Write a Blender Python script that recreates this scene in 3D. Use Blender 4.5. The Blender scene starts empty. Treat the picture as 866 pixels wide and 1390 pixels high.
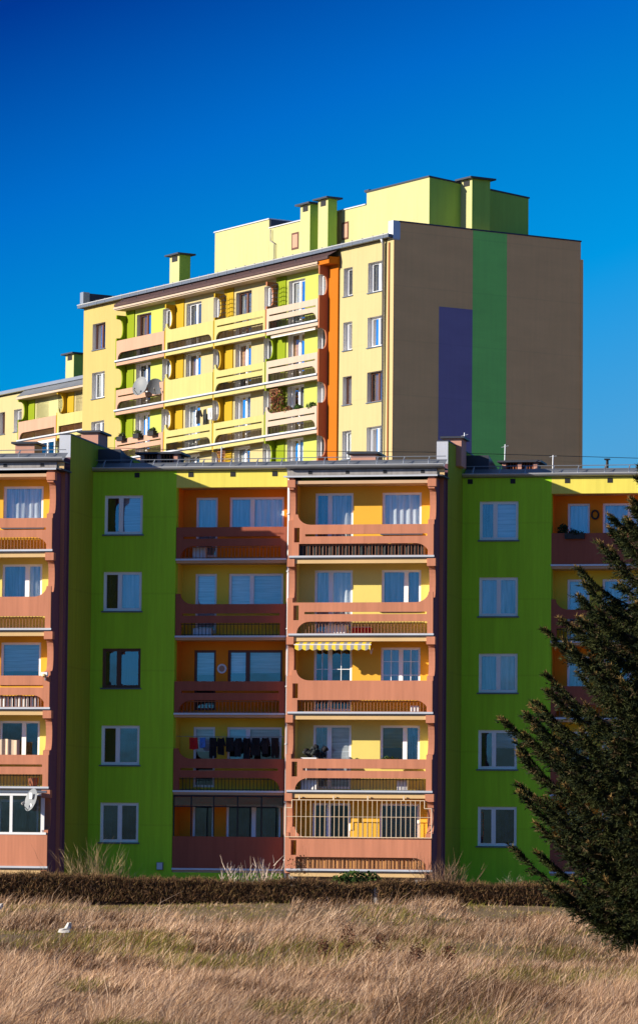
import bpy, math, random
import numpy as np
from mathutils import Vector, Matrix
from mathutils.geometry import tessellate_polygon

R = math.radians
SC = bpy.context.scene
COL = SC.collection
rnd = random.Random(11)
NP = np.random.default_rng(5)

# ------------------------------------------------------------------ camera, sky, sun, exposure
PITCH, ROLL, FPX = math.atan(465 / 5400), 0.0100, 5400.0
cam = bpy.data.cameras.new('camera')
cam.sensor_fit = 'HORIZONTAL'
cam.sensor_width = 36
cam.lens = 36 * FPX / 866
cam.clip_start = 1
cam.clip_end = 9000
camo = bpy.data.objects.new('camera', cam)
COL.objects.link(camo)
F = Vector((0, math.cos(PITCH), math.sin(PITCH)))
ZP = Vector((0, -math.sin(PITCH), math.cos(PITCH)))
XA = Vector((1, 0, 0))
cr = XA * math.cos(ROLL) + ZP * math.sin(ROLL)
cu = ZP * math.cos(ROLL) - XA * math.sin(ROLL)
camo.matrix_world = Matrix(((cr.x, cu.x, -F.x, 0), (cr.y, cu.y, -F.y, 0), (cr.z, cu.z, -F.z, 1.75), (0, 0, 0, 1)))
SC.camera = camo

SUN = Vector((-1.92, -0.614, 0.675)).normalized()
sun = bpy.data.lights.new('sun', 'SUN')
sun.energy = 5.0
sun.angle = R(0.5)
sun.color = (1.0, 0.90, 0.74)
suno = bpy.data.objects.new('sun', sun)
COL.objects.link(suno)
suno.rotation_euler = SUN.to_track_quat('Z', 'Y').to_euler()

SC.view_settings.view_transform = 'Standard'
SC.view_settings.look = 'None'
SC.view_settings.gamma = 1
SC.view_settings.use_curve_mapping = False
SC.view_settings.exposure = 0.72
SC.cycles.max_bounces = 6
SC.cycles.diffuse_bounces = 3
SC.cycles.transparent_max_bounces = 12

world = bpy.data.worlds.new('World')
SC.world = world
world.use_nodes = True
wn, wl = world.node_tree.nodes, world.node_tree.links
bg = wn['Background']
bg.inputs['Strength'].default_value = 0.085
sky = wn.new('ShaderNodeTexSky')
sky.sky_type = 'NISHITA'
sky.sun_disc = False
sky.sun_elevation = math.asin(SUN.z)
sky.sun_rotation = math.atan2(SUN.x, SUN.y)
sky.air_density = 1.0
sky.dust_density = 0.3
sky.ozone_density = 4.0
geo = wn.new('ShaderNodeTexCoord')
sep = wn.new('ShaderNodeSeparateXYZ')
wl.new(geo.outputs['Generated'], sep.inputs[0])
ramp = wn.new('ShaderNodeValToRGB')
# the sky deepens towards the left of the view, away from the pale band low on the right
cx_ = wn.new('ShaderNodeClamp')
cx_.inputs['Min'].default_value = -0.2
cx_.inputs['Max'].default_value = 0.2
wl.new(sep.outputs['X'], cx_.inputs[0])
sx_ = wn.new('ShaderNodeMath')
sx_.operation = 'MULTIPLY_ADD'
sx_.inputs[1].default_value = -0.37
wl.new(cx_.outputs[0], sx_.inputs[0])
wl.new(sep.outputs['Z'], sx_.inputs[2])
wl.new(sx_.outputs[0], ramp.inputs[0])
SKY_STOPS = [(0.0, (0.24, 0.42, 0.62)), (0.075, (0.22, 0.66, 1.0)), (0.124, (0.0005, 0.68, 1.14)), (0.162, (0.001, 0.52, 1.02)),
             (0.188, (0.0005, 0.38, 0.96)), (0.24, (0.0005, 0.105, 0.51)), (0.42, (0.60, 0.46, 0.42)), (1.0, (0.62, 0.48, 0.44))]
while len(ramp.color_ramp.elements) < len(SKY_STOPS):
    ramp.color_ramp.elements.new(0.5)
for e, (p, c) in zip(ramp.color_ramp.elements, SKY_STOPS):
    e.position = p
    e.color = c + (1,)
mul = wn.new('ShaderNodeMix')
mul.data_type = 'RGBA'
mul.blend_type = 'MULTIPLY'
mul.inputs[0].default_value = 1
wl.new(sky.outputs[0], mul.inputs[6])
# towards the sun side (south, behind the viewpoint) the sky is paler than the deep blue band ahead
ramp2 = wn.new('ShaderNodeValToRGB')
wl.new(sep.outputs['Z'], ramp2.inputs[0])
S2 = [(0.0, (0.05, 0.08, 0.12)), (0.03, (0.10, 0.19, 0.32)), (0.055, (0.14, 0.50, 1.05)), (0.13, (0.13, 0.62, 1.35)), (0.35, (0.38, 0.56, 1.0)), (1.0, (0.56, 0.52, 0.50))]  # tints set for fill light; horizon darkened to keep lower window panes dark
while len(ramp2.color_ramp.elements) < len(S2):
    ramp2.color_ramp.elements.new(0.5)
for e, (p, c) in zip(ramp2.color_ramp.elements, S2):
    e.position = p
    e.color = c + (1,)
ym = wn.new('ShaderNodeMapRange')
ym.inputs[1].default_value = 0.75
ym.inputs[2].default_value = 0.0
wl.new(sep.outputs['Y'], ym.inputs[0])
nsmix = wn.new('ShaderNodeMix')
nsmix.data_type = 'RGBA'
wl.new(ym.outputs[0], nsmix.inputs[0])
wl.new(ramp.outputs[0], nsmix.inputs[6])
wl.new(ramp2.outputs[0], nsmix.inputs[7])
wl.new(nsmix.outputs[2], mul.inputs[7])
# faint high cirrus
cn = wn.new('ShaderNodeTexNoise')
cm = wn.new('ShaderNodeMapping')
cm.inputs['Scale'].default_value = (9, 9, 46)
wl.new(geo.outputs['Generated'], cm.inputs[0])
wl.new(cm.outputs[0], cn.inputs['Vector'])
cn.inputs['Scale'].default_value = 2.2
cn.inputs['Detail'].default_value = 7
cn.inputs['Roughness'].default_value = 0.6
cr_ = wn.new('ShaderNodeMapRange')
cr_.inputs[1].default_value = 0.52
cr_.inputs[2].default_value = 0.85
cr_.inputs[4].default_value = 0.0
wl.new(cn.outputs[0], cr_.inputs[0])
cmx = wn.new('ShaderNodeMix')
cmx.data_type = 'RGBA'
cmx.inputs[7].default_value = (3.2, 5.2, 7.5, 1)
wl.new(cr_.outputs[0], cmx.inputs[0])
wl.new(mul.outputs[2], cmx.inputs[6])
wl.new(cmx.outputs[2], bg.inputs['Color'])


# ------------------------------------------------------------------ materials
MATS = {}


def paint(name, col, rough=0.85, var=0.10, scale=(0.35, 0.35, 0.12), bump=0.15, grain=30.0, spec=0.25, metal=0.0, streak=0.0, seam=0.0):
    """Painted render / metal with soft weather mottling and a fine grain."""
    m = bpy.data.materials.new(name)
    m.use_nodes = True
    n, l = m.node_tree.nodes, m.node_tree.links
    b = n['Principled BSDF']
    b.inputs['Roughness'].default_value = rough
    b.inputs['Specular IOR Level'].default_value = spec
    b.inputs['Metallic'].default_value = metal
    tc = n.new('ShaderNodeTexCoord')
    mp = n.new('ShaderNodeMapping')
    mp.inputs['Scale'].default_value = scale
    l.new(tc.outputs['Object'], mp.inputs[0])
    a = n.new('ShaderNodeTexNoise')
    a.inputs['Scale'].default_value = 3.0
    a.inputs['Detail'].default_value = 6
    a.inputs['Roughness'].default_value = 0.62
    l.new(mp.outputs[0], a.inputs['Vector'])
    g = n.new('ShaderNodeTexNoise')
    g.inputs['Scale'].default_value = grain
    g.inputs['Detail'].default_value = 2
    l.new(tc.outputs['Object'], g.inputs['Vector'])
    ad = n.new('ShaderNodeMath')
    ad.operation = 'MULTIPLY_ADD'
    l.new(g.outputs[0], ad.inputs[0])
    ad.inputs[1].default_value = 0.35
    l.new(a.outputs[0], ad.inputs[2])
    mr = n.new('ShaderNodeMapRange')
    mr.inputs[1].default_value = 0.35
    mr.inputs[2].default_value = 1.0
    mr.inputs[3].default_value = 1 - var
    mr.inputs[4].default_value = 1 + var
    l.new(ad.outputs[0], mr.inputs[0])
    mx = n.new('ShaderNodeMix')
    mx.data_type = 'RGBA'
    mx.blend_type = 'MULTIPLY'
    mx.inputs[0].default_value = 1
    mx.inputs[6].default_value = tuple(col) + (1,)
    l.new(mr.outputs[0], mx.inputs[7])
    l.new(mx.outputs[2], b.inputs['Base Color'])
    last = mx.outputs[2]
    if streak:                                       # rain streaks and dirt running down the render
        mp2 = n.new('ShaderNodeMapping')
        mp2.inputs['Scale'].default_value = (3.2, 3.2, 0.16)
        l.new(tc.outputs['Object'], mp2.inputs[0])
        st = n.new('ShaderNodeTexNoise')
        st.inputs['Scale'].default_value = 1.7
        st.inputs['Detail'].default_value = 5
        st.inputs['Roughness'].default_value = 0.65
        l.new(mp2.outputs[0], st.inputs['Vector'])
        m2 = n.new('ShaderNodeMapRange')
        m2.inputs[1].default_value = 0.35
        m2.inputs[2].default_value = 0.72
        m2.inputs[3].default_value = 1.0 + streak * 0.4
        m2.inputs[4].default_value = 1.0 - streak
        l.new(st.outputs[0], m2.inputs[0])
        x2 = n.new('ShaderNodeMix')
        x2.data_type = 'RGBA'
        x2.blend_type = 'MULTIPLY'
        x2.inputs[0].default_value = 1
        l.new(last, x2.inputs[6])
        l.new(m2.outputs[0], x2.inputs[7])
        last = x2.outputs[2]
    if seam:                                         # joints between the wall panels
        sz = n.new('ShaderNodeSeparateXYZ')
        l.new(tc.outputs['Object'], sz.inputs[0])
        w1 = n.new('ShaderNodeMath')
        w1.operation = 'PINGPONG'
        l.new(sz.outputs['Z'], w1.inputs[0])
        w1.inputs[1].default_value = 1.3475
        m3 = n.new('ShaderNodeMapRange')
        m3.inputs[1].default_value = 0.0
        m3.inputs[2].default_value = 0.05
        m3.inputs[3].default_value = 1 - seam
        m3.inputs[4].default_value = 1
        l.new(w1.outputs[0], m3.inputs[0])
        x3 = n.new('ShaderNodeMix')
        x3.data_type = 'RGBA'
        x3.blend_type = 'MULTIPLY'
        x3.inputs[0].default_value = 1
        l.new(last, x3.inputs[6])
        l.new(m3.outputs[0], x3.inputs[7])
        last = x3.outputs[2]
    l.new(last, b.inputs['Base Color'])
    if bump:
        bp = n.new('ShaderNodeBump')
        bp.inputs['Strength'].default_value = bump
        bp.inputs['Distance'].default_value = 0.01
        l.new(g.outputs[0], bp.inputs['Height'])
        l.new(bp.outputs[0], b.inputs['Normal'])
    MATS[name] = m
    return m


LIME = paint('lime_render', (0.39, 0.72, 0.028), var=0.10, streak=0.13, seam=0.10)  # green of the walls in shade; the fascia has a sunlit copy
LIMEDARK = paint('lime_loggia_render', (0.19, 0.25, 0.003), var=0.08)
FASCIA = paint('lime_sunlit_render', (0.74, 0.64, 0.11), var=0.08, streak=0.10)  # the lime wall paint again, with sunlit yellow put into the colour
LOGBROWN = paint('terracotta_shaded_render', (0.30, 0.085, 0.05), var=0.12, streak=0.15)  # terracotta copy with the shade of the loggias darkened into the colour
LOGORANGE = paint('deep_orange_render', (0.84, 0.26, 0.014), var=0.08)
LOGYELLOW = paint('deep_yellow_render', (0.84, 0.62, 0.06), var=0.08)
TSHADE = paint('lemon_shaded_render', (0.34, 0.58, 0.09), var=0.08, streak=0.08)  # lemon render turned away from the sun, its green shade put into the colour
TLIMEW = paint('lime_bay_render', (0.38, 0.42, 0.09), var=0.06)
TYELW = paint('warm_yellow_render', (0.42, 0.33, 0.115), var=0.06, streak=0.06)
TRAIL = paint('tower_rail', (0.15, 0.105, 0.07), rough=0.7)
OLIVE = paint('olive_render', (0.27, 0.35, 0.018), var=0.10, streak=0.14, seam=0.10)
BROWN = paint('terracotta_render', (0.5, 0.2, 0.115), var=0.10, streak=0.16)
PURPLE = paint('terracotta_purple_shade', (0.16, 0.075, 0.1), var=0.12)  # terracotta as it looks in blue shade, put into the colour
ORANGE = paint('orange_render', (0.76, 0.42, 0.045), var=0.07)
YELLOW = paint('yellow_render', (0.72, 0.59, 0.16), var=0.07)
CREAM = paint('cream_render', (0.62, 0.42, 0.20), var=0.10)
SOFFIT = paint('soffit_render', (0.55, 0.36, 0.22), var=0.10)
TYEL = paint('pale_yellow_render', (0.43, 0.365, 0.18), var=0.05, streak=0.06, seam=0.05)
TLIME = paint('lemon_render', (0.44, 0.42, 0.2), var=0.05, streak=0.06)
TOCHRE = paint('ochre_render', (0.40, 0.255, 0.010), var=0.06)
TPINK = paint('salmon_render', (0.46, 0.275, 0.19), var=0.06, streak=0.10)
TPALE = paint('pale_peach_render', (0.45, 0.36, 0.28), var=0.05, streak=0.08)
TLEMON = paint('lemon_parapet_render', (0.44, 0.395, 0.15), var=0.05, streak=0.07)
TORANGE = paint('bright_orange_render', (0.42, 0.115, 0.001), var=0.05)
TBROWN = paint('russet_render', (0.36, 0.13, 0.06), var=0.08)
GABLE = paint('gable_brown_render', (0.93, 0.53, 0.21), var=0.10, scale=(0.25, 0.10, 0.35), bump=0.05, streak=0.04, seam=0.07)
GREENST = paint('gable_green_render', (0.3, 0.8, 0.16), var=0.10, scale=(0.25, 0.10, 0.35), bump=0.05, streak=0.04, seam=0.07)
PURPST = paint('gable_violet_render', (0.27, 0.22, 0.36), var=0.10, scale=(0.25, 0.10, 0.35), bump=0.05, streak=0.04, seam=0.07)
ZINC = paint('zinc_metal', (0.33, 0.35, 0.38), rough=0.38, var=0.15, bump=0.05, spec=0.5, metal=0.6)
ZINCL = paint('pale_metal', (0.55, 0.57, 0.60), rough=0.45, var=0.12, bump=0.03, spec=0.5, metal=0.25)
DARKM = paint('dark_sheet_metal', (0.035, 0.04, 0.055), rough=0.5, var=0.2, bump=0.05, spec=0.4)
FELT = paint('roof_felt', (0.055, 0.055, 0.06), rough=0.9, var=0.2)
TILE = paint('roof_tile', (0.07, 0.04, 0.04), rough=0.8, var=0.3, scale=(2, 2, 2))
FRAME = paint('white_frame', (0.92, 0.92, 0.92), rough=0.4, var=0.04, bump=0, spec=0.4)
FRAMEB = paint('brown_frame', (0.12, 0.045, 0.025), rough=0.5, var=0.1, bump=0, spec=0.4)
REVEAL = paint('window_reveal', (0.60, 0.58, 0.56), var=0.06)
SILL = paint('blue_grey_sill', (0.10, 0.12, 0.16), rough=0.45, var=0.1, bump=0, spec=0.4)
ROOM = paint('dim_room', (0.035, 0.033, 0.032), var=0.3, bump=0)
BLACKM = paint('black_iron', (0.02, 0.02, 0.022), rough=0.6, var=0.1, bump=0)
RUST = paint('rusty_rail', (0.30, 0.13, 0.07), rough=0.7, var=0.25, scale=(4, 4, 4))
CREAMIRON = paint('cream_iron', (0.66, 0.52, 0.36), rough=0.55, var=0.08, bump=0)
CONC = paint('grey_concrete', (0.30, 0.28, 0.27), var=0.15, streak=0.3)
PLANK = paint('wood_board', (0.50, 0.25, 0.09), rough=0.7, var=0.35, scale=(9, 9, 0.6))
DARKCLOTH = paint('dark_cloth', (0.035, 0.04, 0.04), rough=0.95, var=0.6, scale=(6, 6, 3))
WHITE = paint('white_plastic', (0.75, 0.75, 0.74), rough=0.4, var=0.04, bump=0)
RED = paint('red_cloth', (0.45, 0.02, 0.02), var=0.15, bump=0)
BLUE = paint('blue_cloth', (0.08, 0.20, 0.55), var=0.15, bump=0)
BLACKCLOTH = paint('black_cloth', (0.012, 0.012, 0.015), var=0.3, bump=0)
BEIGE = paint('beige_cloth', (0.55, 0.42, 0.30), var=0.12, bump=0)
GREYM = paint('dish_grey', (0.2, 0.215, 0.23), rough=0.5, var=0.06, bump=0)
LITTER = paint('weathered_plastic', (0.50, 0.48, 0.45), rough=0.6, var=0.3, scale=(8, 8, 8), bump=0.4, grain=18)
TERRA = paint('terracotta_pot', (0.40, 0.14, 0.07), var=0.12)
PINKBR = paint('chimney_pink', (0.52, 0.27, 0.20), var=0.14)


def two_tone(name, c0, c1, axis, period, duty=0.5, rough=0.8, offset=0.0):
    """Woven/printed stripes along an object axis."""
    m = bpy.data.materials.new(name)
    m.use_nodes = True
    n, l = m.node_tree.nodes, m.node_tree.links
    b = n['Principled BSDF']
    b.inputs['Roughness'].default_value = rough
    tc = n.new('ShaderNodeTexCoord')
    sp = n.new('ShaderNodeSeparateXYZ')
    l.new(tc.outputs['Object'], sp.inputs[0])
    a = n.new('ShaderNodeMath')
    a.operation = 'MULTIPLY_ADD'
    l.new(sp.outputs[axis], a.inputs[0])
    a.inputs[1].default_value = 1 / period
    a.inputs[2].default_value = offset
    f = n.new('ShaderNodeMath')
    f.operation = 'FRACT'
    l.new(a.outputs[0], f.inputs[0])
    g = n.new('ShaderNodeMath')
    g.operation = 'GREATER_THAN'
    l.new(f.outputs[0], g.inputs[0])
    g.inputs[1].default_value = duty
    mx = n.new('ShaderNodeMix')
    mx.data_type = 'RGBA'
    l.new(g.outputs[0], mx.inputs[0])
    mx.inputs[6].default_value = c0 + (1,)
    mx.inputs[7].default_value = c1 + (1,)
    l.new(mx.outputs[2], b.inputs['Base Color'])
    return m


AWN = two_tone('awning_stripe', (0.80, 0.58, 0.03), (0.30, 0.28, 0.27), 'X', 0.26)
CHECK = two_tone('monochrome_stripe', (0.75, 0.73, 0.70), (0.03, 0.03, 0.035), 'X', 0.14, 0.55)


def curtain_mat(name, col, trans=0.45, stripes=None):
    m = bpy.data.materials.new(name)
    m.use_nodes = True
    n, l = m.node_tree.nodes, m.node_tree.links
    for x in list(n):
        if x.type == 'BSDF_PRINCIPLED':
            n.remove(x)
    out = [x for x in n if x.type == 'OUTPUT_MATERIAL'][0]
    d = n.new('ShaderNodeBsdfDiffuse')
    d.inputs[0].default_value = col + (1,)
    t = n.new('ShaderNodeBsdfTranslucent')
    t.inputs[0].default_value = col + (1,)
    mx = n.new('ShaderNodeMixShader')
    mx.inputs[0].default_value = 0.2
    l.new(d.outputs[0], mx.inputs[1])
    l.new(t.outputs[0], mx.inputs[2])
    tc = n.new('ShaderNodeTexCoord')
    mp = n.new('ShaderNodeMapping')
    mp.inputs['Scale'].default_value = (7, 7, 0.5) if not stripes else (0.6, 0.6, 13)
    l.new(tc.outputs['Object'], mp.inputs[0])
    w = n.new('ShaderNodeTexNoise')
    w.inputs['Scale'].default_value = 1.6
    w.inputs['Detail'].default_value = 4
    l.new(mp.outputs[0], w.inputs['Vector'])
    mr = n.new('ShaderNodeMapRange')
    mr.inputs[1].default_value = 0.3
    mr.inputs[2].default_value = 0.7
    mr.inputs[3].default_value = max(0, trans - 0.34)
    mr.inputs[4].default_value = min(1, trans + 0.34)
    l.new(w.outputs[0], mr.inputs[0])
    tr = n.new('ShaderNodeBsdfTransparent')
    m2 = n.new('ShaderNodeMixShader')
    l.new(mr.outputs[0], m2.inputs[0])
    l.new(mx.outputs[0], m2.inputs[1])
    l.new(tr.outputs[0], m2.inputs[2])
    l.new(m2.outputs[0], out.inputs[0])
    return m


CURT = {'lace': curtain_mat('lace_net', (0.80, 0.80, 0.80), 0.35),
        'white': curtain_mat('white_drape', (0.85, 0.85, 0.85), 0.08),
        'blind': curtain_mat('pleated_blind', (0.82, 0.84, 0.86), 0.06, True),
        'sheer': curtain_mat('sheer_net', (0.7, 0.7, 0.7), 0.62),
        'grey': curtain_mat('grey_drape', (0.22, 0.23, 0.25), 0.30),
        'dim': curtain_mat('dim_drape', (0.07, 0.08, 0.10), 0.45),
        'ochre': curtain_mat('ochre_blind', (0.62, 0.38, 0.06), 0.05, True),
        'peach': curtain_mat('peach_blind', (0.70, 0.40, 0.20), 0.05, True),
        'brown': curtain_mat('brown_drape', (0.32, 0.20, 0.12), 0.2)}


def glass_mat(name, refl, tint):
    m = bpy.data.materials.new(name)
    m.use_nodes = True
    n, l = m.node_tree.nodes, m.node_tree.links
    for x in list(n):
        if x.type == 'BSDF_PRINCIPLED':
            n.remove(x)
    out = [x for x in n if x.type == 'OUTPUT_MATERIAL'][0]
    tr = n.new('ShaderNodeBsdfTransparent')
    tr.inputs[0].default_value = tint + (1,)
    gl = n.new('ShaderNodeBsdfGlossy')
    gl.inputs['Roughness'].default_value = 0.015
    gl.inputs[0].default_value = (1, 1, 1, 1)
    tc = n.new('ShaderNodeTexCoord')
    ns = n.new('ShaderNodeTexNoise')
    ns.inputs['Scale'].default_value = 1.3
    l.new(tc.outputs['Object'], ns.inputs['Vector'])
    bp = n.new('ShaderNodeBump')
    bp.inputs['Strength'].default_value = 0.10
    bp.inputs['Distance'].default_value = 0.02
    l.new(ns.outputs[0], bp.inputs['Height'])
    l.new(bp.outputs[0], gl.inputs['Normal'])
    fr = n.new('ShaderNodeFresnel')
    fr.inputs['IOR'].default_value = 1.5
    ad = n.new('ShaderNodeMath')
    ad.operation = 'ADD'
    ad.use_clamp = True
    ad.inputs[1].default_value = refl
    l.new(fr.outputs[0], ad.inputs[0])
    mx = n.new('ShaderNodeMixShader')
    l.new(ad.outputs[0], mx.inputs[0])
    l.new(tr.outputs[0], mx.inputs[1])
    l.new(gl.outputs[0], mx.inputs[2])
    l.new(mx.outputs[0], out.inputs[0])
    return m


GLASS = glass_mat('window_glass', 0.13, (0.88, 0.92, 0.94))
TGLASS = glass_mat('tinted_panel_glass', 0.10, (0.55, 0.45, 0.42))


def attr_mat(name, rough=0.9, translucent=0.0):
    """Colour from the mesh's own per-blade/per-leaf colour attribute."""
    m = bpy.data.materials.new(name)
    m.use_nodes = True
    n, l = m.node_tree.nodes, m.node_tree.links
    b = n['Principled BSDF']
    b.inputs['Roughness'].default_value = rough
    b.inputs['Specular IOR Level'].default_value = 0.15
    a = n.new('ShaderNodeAttribute')
    a.attribute_name = 'tint'
    l.new(a.outputs['Color'], b.inputs['Base Color'])
    if translucent:
        out = [x for x in n if x.type == 'OUTPUT_MATERIAL'][0]
        t = n.new('ShaderNodeBsdfTranslucent')
        l.new(a.outputs['Color'], t.inputs[0])
        mx = n.new('ShaderNodeMixShader')
        mx.inputs[0].default_value = translucent
        l.new(b.outputs[0], mx.inputs[1])
        l.new(t.outputs[0], mx.inputs[2])
        l.new(mx.outputs[0], out.inputs[0])
    return m


BLADE = attr_mat('dry_grass', 0.9, 0.25)
LEAF = attr_mat('leaf', 0.8, 0.2)
TWIG = attr_mat('twig', 0.9)
NEEDLE = attr_mat('needle', 0.75)


# ------------------------------------------------------------------ mesh helpers
class MB:
    def __init__(s):
        s.v, s.f, s.mi, s.mats = [], [], [], []

    def _m(s, mat):
        if mat not in s.mats:
            s.mats.append(mat)
        return s.mats.index(mat)

    def face(s, pts, mat):
        b = len(s.v)
        s.v += [tuple(p) for p in pts]
        s.f.append(tuple(range(b, b + len(pts))))
        s.mi.append(s._m(mat))

    def box(s, x0, x1, y0, y1, z0, z1, mat, skip=''):
        b = len(s.v)
        s.v += [(x0, y0, z0), (x1, y0, z0), (x1, y1, z0), (x0, y1, z0), (x0, y0, z1), (x1, y0, z1), (x1, y1, z1), (x0, y1, z1)]
        fs = {'d': (0, 3, 2, 1), 'u': (4, 5, 6, 7), 'f': (0, 1, 5, 4), 'r': (1, 2, 6, 5), 'b': (2, 3, 7, 6), 'l': (3, 0, 4, 7)}
        for k, q in fs.items():
            if k not in skip:
                s.f.append(tuple(b + i for i in q))
                s.mi.append(s._m(mat))
        return s

    def prism(s, outline, holes, d0, d1, mat, axis='y', edge=None):
        """2D outline (with holes) extruded along y (outline in x,z) or x (outline in y,z)."""
        mk = (lambda p, d: (p[0], d, p[1])) if axis == 'y' else (lambda p, d: (d, p[0], p[1]))
        loops = [outline] + list(holes)
        tris = tessellate_polygon([[Vector((p[0], p[1], 0)) for p in L] for L in loops])
        flat = [p for L in loops for p in L]
        i0 = s._m(mat)
        i1 = s._m(edge) if edge else i0
        b = len(s.v)
        s.v += [mk(p, d0) for p in flat] + [mk(p, d1) for p in flat]
        n = len(flat)
        for t in tris:
            s.f.append((b + t[0], b + t[1], b + t[2]))
            s.mi.append(i0)
            s.f.append((b + n + t[2], b + n + t[1], b + n + t[0]))
            s.mi.append(i0)
        o = 0
        for L in loops:
            k = len(L)
            for i in range(k):
                j = (i + 1) % k
                s.f.append((b + o + i, b + o + j, b + n + o + j, b + n + o + i))
                s.mi.append(i1)
            o += k
        return s

    def tube(s, pts, r, mat, n=6, cap=True):
        pts = [Vector(p) for p in pts]
        rs = r if isinstance(r, (list, tuple)) else [r] * len(pts)
        b = len(s.v)
        m = s._m(mat)
        for i, p in enumerate(pts):
            d = (pts[min(i + 1, len(pts) - 1)] - pts[max(i - 1, 0)]).normalized()
            a = d.cross(Vector((0, 0, 1)))
            if a.length < 1e-3:
                a = Vector((1, 0, 0))
            a.normalize()
            c = a.cross(d)
            for k in range(n):
                t = 2 * math.pi * k / n
                s.v.append(tuple(p + (a * math.cos(t) + c * math.sin(t)) * rs[i]))
        for i in range(len(pts) - 1):
            for k in range(n):
                k2 = (k + 1) % n
                s.f.append((b + i * n + k, b + i * n + k2, b + (i + 1) * n + k2, b + (i + 1) * n + k))
                s.mi.append(m)
        if cap:
            s.f.append(tuple(b + k for k in range(n)))
            s.f.append(tuple(b + (len(pts) - 1) * n + n - 1 - k for k in range(n)))
            s.mi += [m, m]
        return s

    def build(s, name, parent=None, smooth=False):
        me = bpy.data.meshes.new(name)
        me.from_pydata(s.v, [], s.f)
        for m in s.mats:
            me.materials.append(m)
        me.polygons.foreach_set('material_index', s.mi)
        if smooth:
            me.polygons.foreach_set('use_smooth', [True] * len(s.f))
        me.update()
        import bmesh
        bm = bmesh.new()
        bm.from_mesh(me)
        bmesh.ops.recalc_face_normals(bm, faces=bm.faces)
        bm.to_mesh(me)
        bm.free()
        o = bpy.data.objects.new(name, me)
        COL.objects.link(o)
        if parent:
            o.parent = parent
        return o


def np_mesh(name, verts, faces, mat, tint=None, parent=None):
    """Large meshes from numpy: verts (N,3), faces (M,k), tint (N,3)."""
    me = bpy.data.meshes.new(name)
    k = faces.shape[1]
    me.vertices.add(len(verts))
    me.vertices.foreach_set('co', verts.astype(np.float32).ravel())
    me.loops.add(faces.size)
    me.loops.foreach_set('vertex_index', faces.astype(np.int32).ravel())
    me.polygons.add(len(faces))
    me.polygons.foreach_set('loop_start', np.arange(0, faces.size, k, dtype=np.int32))
    me.polygons.foreach_set('loop_total', np.full(len(faces), k, dtype=np.int32))
    me.update(calc_edges=True)
    if tint is not None:
        a = me.attributes.new('tint', 'FLOAT_COLOR', 'POINT')
        a.data.foreach_set('color', np.hstack([tint, np.ones((len(tint), 1))]).astype(np.float32).ravel())
    me.materials.append(mat)
    o = bpy.data.objects.new(name, me)
    COL.objects.link(o)
    if parent:
        o.parent = parent
    return o


def tag(o, label, cat, group=None, kind=None):
    if label:
        o['label'] = label
    if cat:
        o['category'] = cat
    if group:
        o['group'] = group
    if kind:
        o['kind'] = kind
    return o


def empty(name, loc, rz=0.0):
    o = bpy.data.objects.new(name, None)
    COL.objects.link(o)
    o.location = loc
    o.rotation_euler = (0, 0, rz)
    o.empty_display_size = 0.3
    return o


# ------------------------------------------------------------------ building frames (local x along the facade, y into the house, z up)
FO, FY = Vector((-6.853, 139.1, 0)), R(-12)
TO, TY = Vector((3.537, 193.5, 0)), R(-58)


def world_at(origin, yaw, x, y, z):
    return origin + Matrix.Rotation(yaw, 3, 'Z') @ Vector((x, y, z))


def fthing(name, x, y, z, label, cat, group=None):
    o = empty(name, world_at(FO, FY, x, y, z), FY)
    return tag(o, label, cat, group)


def tthing(name, x, y, z, label, cat, group=None):
    o = empty(name, world_at(TO, TY, x, y, z), TY)
    return tag(o, label, cat, group)


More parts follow.
